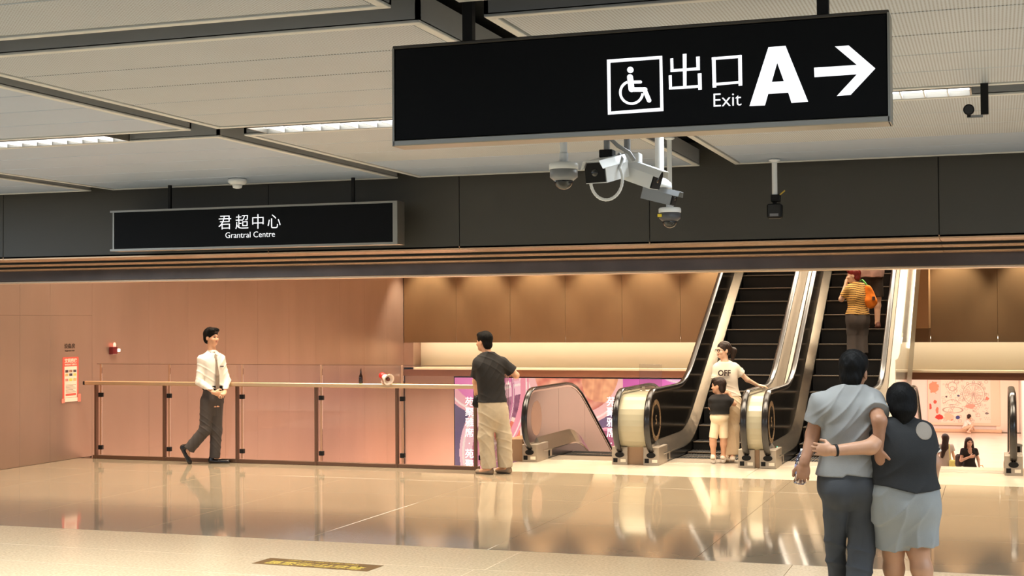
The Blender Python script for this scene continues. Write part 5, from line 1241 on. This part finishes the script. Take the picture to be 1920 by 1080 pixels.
# crushed plastic bottle in the hanging hand
hb = J['wL'] + V(-.012, .04, -.035)
wb_ = tuple(np.array(fc.root.location) + np.array(Matrix.Rotation(YAW, 3, 'Z') @ Vector(hb)))
bt = thing('plastic_bottle', 'crumpled clear plastic bottle held in a lowered hand at the shirt side', 'bottle', wb_, YAW)
gm = glass_mat('thin_plastic', (0.84, 0.86, 0.93, 1), 1.6)
pf = [(.004, -.105), (.026, -.1), (.03, -.085), (.026, -.06), (.03, -.04), (.027, -.01), (.031, .02), (.029, .05), (.024, .07), (.014, .09), (.013, .105)]
lb = MB().lathe([(a * 1.25, b) for a, b in pf], n=22); RB = np.random.RandomState(3)
lb.v = [(x * (1 + .16 * sin(5 * math.atan2(y, x) + z * 60)), y * (1 + .16 * cos(4 * math.atan2(y, x) - z * 50)), z) for x, y, z in lb.v]
lb.obj('shell', gm, bt, rot=(0, radians(6), 0))
MB().lathe([(.036, -.04), (.041, -.038), (.041, .018), (.036, .02)], n=24).obj('label_sleeve', mat('label_blue', srgb(140, 146, 190), .4, noise=.5, nscale=40), bt, rot=(0, radians(6), 0))
MB().lathe([(.015, .1), (.015, .118), (.013, .12)], n=18).obj('cap', M['whiteplastic'], bt, rot=(0, radians(6), 0))

fg = Figure('person', 'person with dark low ponytail, black sports shirt and light blue-grey shorts, seen from behind', (1700, 1172))
fg.joints(pel=(1697, 930, 0), nk=(1688, 788, 0), hd=(1689, 756, .02), sL=(1666, 806, 0), sR=(1728, 810, 0), eL=(1632, 838, -.13), eR=(1748, 868, -.02), wL=(1561, 845, -.17), wR=(1748, 912, .03),
          hL=(1676, 950, 0), hR=(1719, 950, 0), kL=(1675, 1036, .05), kR=(1722, 1034, -.02), aL=(1679, 1146, .12), aR=(1744, 1142, -.1), tL=(1676, 1150, .3), tR=(1750, 1150, .1))
J = fg.J; J['aL'][2] = .08; J['aR'][2] = .09
W1 = [(-.22, .19, .15), (0, .192, .155), (.3, .165, .13), (.62, .168, .125), (.84, .155, .095), (.95, .1, .07), (1.04, .05, .05)]; ya = radians(0)
hp, hs, pa, hat, hax = head_prims(J['hd'], (0.06, 1, -0.12), (-0.02, .05, 1), .97)
body = [loft(fg.secs(W1, -.014, -.22), ya), cone(J['nk'] + V(0, 0, -.05), J['hd'] + V(0, -.025, -.06), .052, .05, .02)] + hp + shoulders(J, -.014, .05)
body += arm_prims(J, 'L', (.052, .046, .031)) + arm_prims(J, 'R', (.056, .05, .03))
for q in 'LR': body += leg_prims(J, q, (.1, .066, .04), calf=.066, off=-.004)
body += feet(fg, J) + hand_prims(J['wR'], (-.02, .15, -1), (-.9, .2, 0), 1, .92, .55) + hand_prims(J['wL'], (-.8, .42, .05), (.1, .9, -.05), -1, .95, .35)
SKF = mat('skin_fair_tan', srgb(178, 132, 102), .5, noise=.04, nscale=20)
fg.part('body', body, .0052, [SKF, EYED, LIP], subs=hs, paint=pa)
fg.part('hair', [ell(hat(0, -.022, .036), (.092, .106, .096), hax, .01), ell(hat(0, -.06, -.03), (.085, .062, .085), hax, .03), cone(hat(0, -.07, -.06), hat(-.008, -.075, -.135), .062, .03, .03)], .005, HAIR, subs=[ell(hat(0, .11, -.05), (.09, .085, .1), hax, .01)], wr=wrinkle(.0022, [(110, 20, 20), (140, 50, 8)], 9))
SB = cloth('sport_shirt_black', (25, 25, 26), .08)
def hem2(X, Y, Z): z = np.interp(X, [fg.at(1643, 0)[0], fg.at(1695, 0)[0], fg.at(1745, 0)[0]], [fg.at(1643, 907)[2], fg.at(1700, 919)[2], fg.at(1745, 914)[2]]); return z - Z + 0 * Y
sR, eR = J['sR'], J['eR']
def shoulder_patch(x, y, z):
    d = unit(eR - sR); a = (x - sR[0]) * d[0] + (y - sR[1]) * d[1] + (z - sR[2]) * d[2]
    return (((x - sR[0] + .015) / .066) ** 2 + ((z - sR[2] - .02) / .062) ** 2 < 1) | ((a > .10) & (a < .125) & (x > sR[0] + .035))
SBW = cloth('shirt_panel_grey', (138, 126, 114), .04)
sh = [loft(fg.secs([(t, a * (1.02 if t < .5 else 1.03), b * 1.05) for t, a, b in W1], .027, -.22), ya)] + shoulders(J, .014, .052) + [sleeve(J, 'L', .5, .07, .07), sleeve(J, 'R', .68, .07, .074)]
fg.part('sport_shirt', sh, .0052, [SB, SBW], cuts=[cut_plane(J['nk'] + V(0, 0, .016), (0, .25, 1)), hem2], wr=folds(.005, [(28, 12, -34)], 25), paint=())
sR_, eR_ = J['sR'], J['eR']; dR = unit(eR_ - sR_)
pz = [loft(fg.secs([(t, a * (1.02 if t < .5 else 1.03), b * 1.05) for t, a, b in W1], .03, -.0), ya)] + shoulders(J, .018, .052) + [cone(sR_, sR_ + (eR_ - sR_) * .7, .0745, .0778, .03)]
elp = ell(sR_ + V(-.014, 0, .012), (.058, .3, .056)).fn
fg.part('shoulder_panel', pz, .004, SBW, cuts=[cut_plane(J['nk'] + V(0, 0, .016), (0, .25, 1)), elp, cut_plane(sR_ + V(0, .0, 0), (0, 1, .2))])
st0 = cone(sR_ + dR * .06, eR_, .0745, .0775, .03); b0 = st0.fn; p1, p2 = cut_plane(sR_ + dR * .125, dR), cut_plane(sR_ + dR * .108, -dR); st0.fn = lambda X, Y, Z: np.maximum(np.maximum(b0(X, Y, Z), p1(X, Y, Z)), p2(X, Y, Z))
fg.part('sleeve_stripe', [st0], .004, SBW)
d_ = unit(J['eR'] - J['sR']); e_ = J['sR'] + (J['eR'] - J['sR']) * .66
cf = cone(e_, e_ + d_ * .014, .0765, .0765, .01); f0 = cf.fn; pl1, pl2 = cut_plane(e_ + d_ * .014, d_), cut_plane(e_, -d_); cf.fn = lambda X, Y, Z: np.maximum(np.maximum(f0(X, Y, Z), pl1(X, Y, Z)), pl2(X, Y, Z))
fg.part('cuff', [cf], .004, SW)
fg.part('collar', [cone(J['nk'] + V(-.015, -.02, .012), J['nk'] + V(.015, -.02, .012), .058, .058, .02, fl=((0, 0, 1), .35))], .005, cloth('collar_pale', (200, 206, 204), .02))
SG = cloth('shorts_bluegrey', (138, 140, 140), .03)
pants = [loft(fg.secs(W1, .018, -.22, .25, .16), ya)] + trouser_leg(J, 'L', .13, .118, .1, .425) + trouser_leg(J, 'R', .13, .125, .1, .435)
fg.part('shorts', pants, .0058, SG, cuts=[cut_above(fg.at(1697, 902)[2])], wr=folds(.009, [(60, 24, 8), (34, 15, -22)], 27))
for q in 'LR': shoe(fg, J['a' + q] + V(0, -.08, -J['a' + q][2]), V(J['t' + q][0], J['a' + q][1] + .19, 0), [SW, SWs], .006, .98)
wd = unit(J['wL'] - J['eL']); wc = J['wL'] - wd * .02
MB().tube([wc - wd * .008, wc + wd * .008], .0375, 20).obj('wristband', M['matte'], fg.root)

# ---- 9, 10 visitors in the lower hall, 11 child at the mural
def far_person(label, Xpx, Yw, face, pose, W1, skin, hairp, clothes, H=1.6, h=.012, group=None):
    p = ony(Xpx, 840, Yw); fg = Figure('person', label, (Xpx, 840), D=(p - EYE) @ FWD); fg.b = np.array([p[0], p[1], LZ]); fg.root.location = tuple(fg.b)
    k = H / 1.6; J = fg.J
    for n_, q in pose.items(): J[n_] = V(*q) * k
    hp, hs, pa, hat, hax = head_prims(J['hd'], face, (0, 0, 1), .98 * k)
    body = [loft(fg.secs(W1, -.012, -.22), 0), cone(J['nk'] + V(0, 0, -.04), J['hd'] + V(0, 0, -.07), .05, .047, .02)] + hp + shoulders(J, -.012, .042)
    return fg, J, hat, hax, body, hs, pa
base = dict(pel=(0, 0, .86), nk=(0, 0, 1.32), hd=(0, .0, 1.46), sL=(-.15, 0, 1.26), sR=(.15, 0, 1.26), eL=(-.2, .0, 1.02), eR=(.21, -.02, 1.02), wL=(-.18, .06, .82), wR=(.25, -.04, .82), hL=(-.08, 0, .84), hR=(.08, 0, .84), kL=(-.08, .02, .45), kR=(.08, 0, .45), aL=(-.08, 0, .07), aR=(.08, 0, .07), tL=(-.08, .15, .03), tR=(.08, .15, .03))
fg, J, hat, hax, body, hs, pa = far_person('person with very long dark hair and pale grey dress, back turned, in the lower hall', 1772, 37.2, (0, 1, 0), base, FEM, SKIN2, None, None)
for q in 'LR': body += arm_prims(J, q, (.04, .034, .023)) + leg_prims(J, q, (.075, .05, .033)) + hand_prims(J['w' + q], (.05, 0, -1), (1 if q == 'L' else -1, 0, 0), -1 if q == 'L' else 1, .9, .4)
body += feet(fg, J)
fg.part('body', body, .01, [SKIN2, EYED, LIP], subs=hs, paint=pa)
fg.part('hair', [ell(hat(0, -.02, .035), (.09, .1, .095), hax, .01), cone(hat(0, -.06, 0), hat(-.03, -.085, -.22), .085, .085, .04, fl=((0, 1, 0), .6)), cone(hat(-.03, -.085, -.22), hat(-.11, -.11, -.46), .085, .035, .04, fl=((0, 1, 0), .6))], .009, HAIRB, subs=[ell(hat(0, .105, -.05), (.09, .085, .1), hax, .01)], wr=wrinkle(.002, [(90, 20, 10)], 5))
DG = cloth('dress_grey', (176, 166, 152), .04)
fg.part('dress', [loft([(.38, 0, 0, .24, .2), (.6, 0, 0, .2, .17), (.84, 0, 0, .175, .14), (1.0, 0, 0, .135, .115), (1.16, 0, 0, .15, .12), (1.25, 0, 0, .15, .1), (1.31, 0, 0, .1, .08)], 0)] + shoulders(J, .004, .05) + [sleeve(J, q, .5, .06, .075) for q in 'LR'], .009, DG, cuts=[cut_plane(J['nk'] + V(0, 0, -.0), (0, .2, 1))], wr=wrinkle(.006, [(40, 15, 2)], 6))
for q in 'LR': shoe(fg, J['a' + q] + V(0, -.06, -.07), J['a' + q] + V(0, .17, -.07), [SW, SWs], .008, .9)
wbp = np.array(fg.root.location) + np.array(Matrix.Rotation(YAW, 3, 'Z') @ Vector((.17, -.2, .86)))
hb_ = thing('handbag', 'small yellow-green handbag hanging at the side of the long-haired person', 'bag', tuple(wbp), YAW)
MB().box(-.13, .13, -.05, .05, -.13, .08, c=.025).obj('body', cloth('bag_lime', (226, 222, 130), .03), hb_)
MB().lathe([(.001, 0), (.012, 0), (.012, .004)], n=12, T=Matrix.Translation((0, -.05, 0)) @ Matrix.Rotation(pi / 2, 4, 'X')).obj('clasp', M['matte'], hb_)
MB().tube([(-.1, 0, .08), (-.12, .03, .3), (-.11, .06, .47)], .01, 8).obj('strap', cloth('bag_lime', (226, 222, 130)), hb_)
pose2 = dict(base); pose2.update(eL=(-.22, -.06, 1.02), wL=(-.04, -.2, 1.12), eR=(.23, .02, 1.03), wR=(.21, -.1, .9))
fg, J, hat, hax, body, hs, pa = far_person('person in black v-neck top facing the camera, hand on chest, in the lower hall', 1817, 36.4, (0.02, -1, 0), pose2, FEM, SKIN2, None, None, H=1.58)
for q in 'LR': body += arm_prims(J, q, (.044, .037, .025)) + leg_prims(J, q, (.075, .05, .033))
body += feet(fg, J) + hand_prims(J['wL'], (.9, .1, .15), (0, .9, 0), 1, .95, .2) + hand_prims(J['wR'], (.0, -.3, -.8), (-.8, 0, 0), -1, .95, .8)
fg.part('body', body, .009, [SKIN2, EYED, LIP], subs=hs, paint=pa)
fg.part('hair', [ell(hat(0, -.02, .04), (.09, .1, .092), hax, .01), cone(hat(.078, .0, .01), hat(.09, .0, -.13), .035, .04, .03), cone(hat(-.078, .0, .01), hat(-.09, .0, -.13), .035, .04, .03), ell(hat(0, -.06, -.05), (.085, .05, .1), hax, .02)], .008, HAIRB, subs=[ell(hat(0, .105, -.04), (.066, .09, .088), hax, .01)], wr=wrinkle(.002, [(90, 20, 10)], 7))
fg.part('top', [loft(fg.secs(scaleW(FEM, 1.04, 1.06), .012, -.03), 0)] + shoulders(J, .006, .048) + [sleeve(J, q, .5, .06, .066) for q in 'LR'], .009, BT, cuts=[cut_plane(J['nk'] + V(0, 0, .0), (0, -.2, 1)), cut_below(.84)], subs=[ell(J['nk'] + V(0, -.12, -.03), (.075, .08, .12), k=.01)], wr=wrinkle(.003, [(25, 10, 40)], 8))
fg.part('trousers', [loft(fg.secs(FEM, .014, -.22, .25), 0)] + trouser_leg(J, 'L', .09, .085, .085, .96) + trouser_leg(J, 'R', .09, .085, .085, .96), .01, TC, cuts=[cut_above(.86)])
for q in 'LR': shoe(fg, J['a' + q] + V(0, .06, -.07), J['a' + q] + V(0, -.17, -.07), [SW, SWs], .008, .9)
R3z = np.array(Matrix.Rotation(YAW, 3, 'Z'))
yb = thing('shopping_bag', 'bright yellow bag carried by the person in the black v-neck top', 'bag', tuple(np.array(fg.root.location) + R3z @ V(.25, -.12, .72)), YAW)
MB().prism([(-.14, -.2), (.15, -.2), (.08, .1), (-.06, .1)], (-.05, .05), T=lambda a, b, e: (a, e, b)).obj('body', cloth('bag_yellow', (246, 190, 60), .04), yb)
MB().tube([(-.05, 0, .1), (-.03, 0, .17), (.03, 0, .17), (.06, 0, .1)], .008, 8).obj('handle', cloth('bag_yellow', (246, 190, 60)), yb)
bp_ = thing('backpack', 'dark grey backpack worn by the person in the black v-neck top', 'bag', tuple(np.array(fg.root.location) + R3z @ V(-.17, .17, .98)), YAW)
MB().box(-.11, .11, -.06, .09, -.17, .16, c=.05).obj('body', cloth('backpack_grey', (84, 74, 72), .05), bp_)
MB().box(-.08, .08, .09, .11, -.13, .0, c=.008).obj('pocket', cloth('backpack_grey', (84, 74, 72)), bp_)

pch = dict(pel=(0, 0, .2), nk=(.1, .05, .44), hd=(.16, .07, .55), sL=(.06, -.05, .4), sR=(.13, .13, .41), eL=(.18, -.12, .28), eR=(.24, .14, .28), wL=(.28, -.06, .16), wR=(.3, .08, .16), hL=(-.02, -.07, .18), hR=(.02, .07, .18), kL=(.2, -.12, .27), kR=(.24, .1, .27), aL=(.04, -.12, .06), aR=(.08, .1, .06), tL=(.17, -.13, .03), tR=(.2, .1, .03))
p = ony(1810, 797, 57.6); fg = Figure('person', 'small crouching person in white shirt in front of the ferris wheel mural', (1810, 797), D=(p - EYE) @ FWD); fg.b = np.array([p[0], p[1], LZ]); fg.root.location = tuple(fg.b)
J = fg.J
for n_, q in pch.items(): J[n_] = V(*q) * 1.15
hp, hs, pa, hat, hax = head_prims(J['hd'], (.8, .4, -.1), (0, 0, 1), .85)
Wc = [(t, a * .66, b * .74) for t, a, b in MALE]
body = [loft(fg.secs(Wc, -.01, -.22), .6), cone(J['nk'] + V(0, 0, -.03), J['hd'] + V(0, 0, -.05), .04, .038, .02)] + hp
for q in 'LR': body += arm_prims(J, q, (.034, .028, .022)) + leg_prims(J, q, (.056, .042, .028), calf=.04) + hand_prims(J['w' + q], (.3, 0, -.8), (0, 0, -1), 1, .66, .3)
body += feet(fg, J)
fg.part('body', body, .012, [SKIN2, EYED, LIP], subs=hs, paint=pa)
fg.part('hair', [ell(hat(0, -.018, .04), np.array((.088, .1, .092)) * .87, hax, .01), ell(hat(0, -.05, -.03), np.array((.07, .055, .06)) * .87, hax, .02)], .011, HAIRB, subs=[ell(hat(0, .105, -.045), np.array((.09, .085, .095)) * .87, hax, .01)])
fg.part('shirt', [loft(fg.secs(Wc, .022, -.05), .6)] + [cone(J['nk'] + V(0, 0, -.03), J['s' + q], .045, .048, .03) for q in 'LR'] + [sleeve(J, q, .8, .05, .056) for q in 'LR'], .012, WS, cuts=[cut_plane(J['nk'] + V(0, 0, .02), (.2, 0, 1))])
fg.part('shorts', [loft(fg.secs(Wc, .02, -.22, .2), .6)] + trouser_leg(J, 'L', .07, .066, .06, .4) + trouser_leg(J, 'R', .07, .066, .06, .4), .012, cloth('shorts_tan', (206, 176, 146), .04))
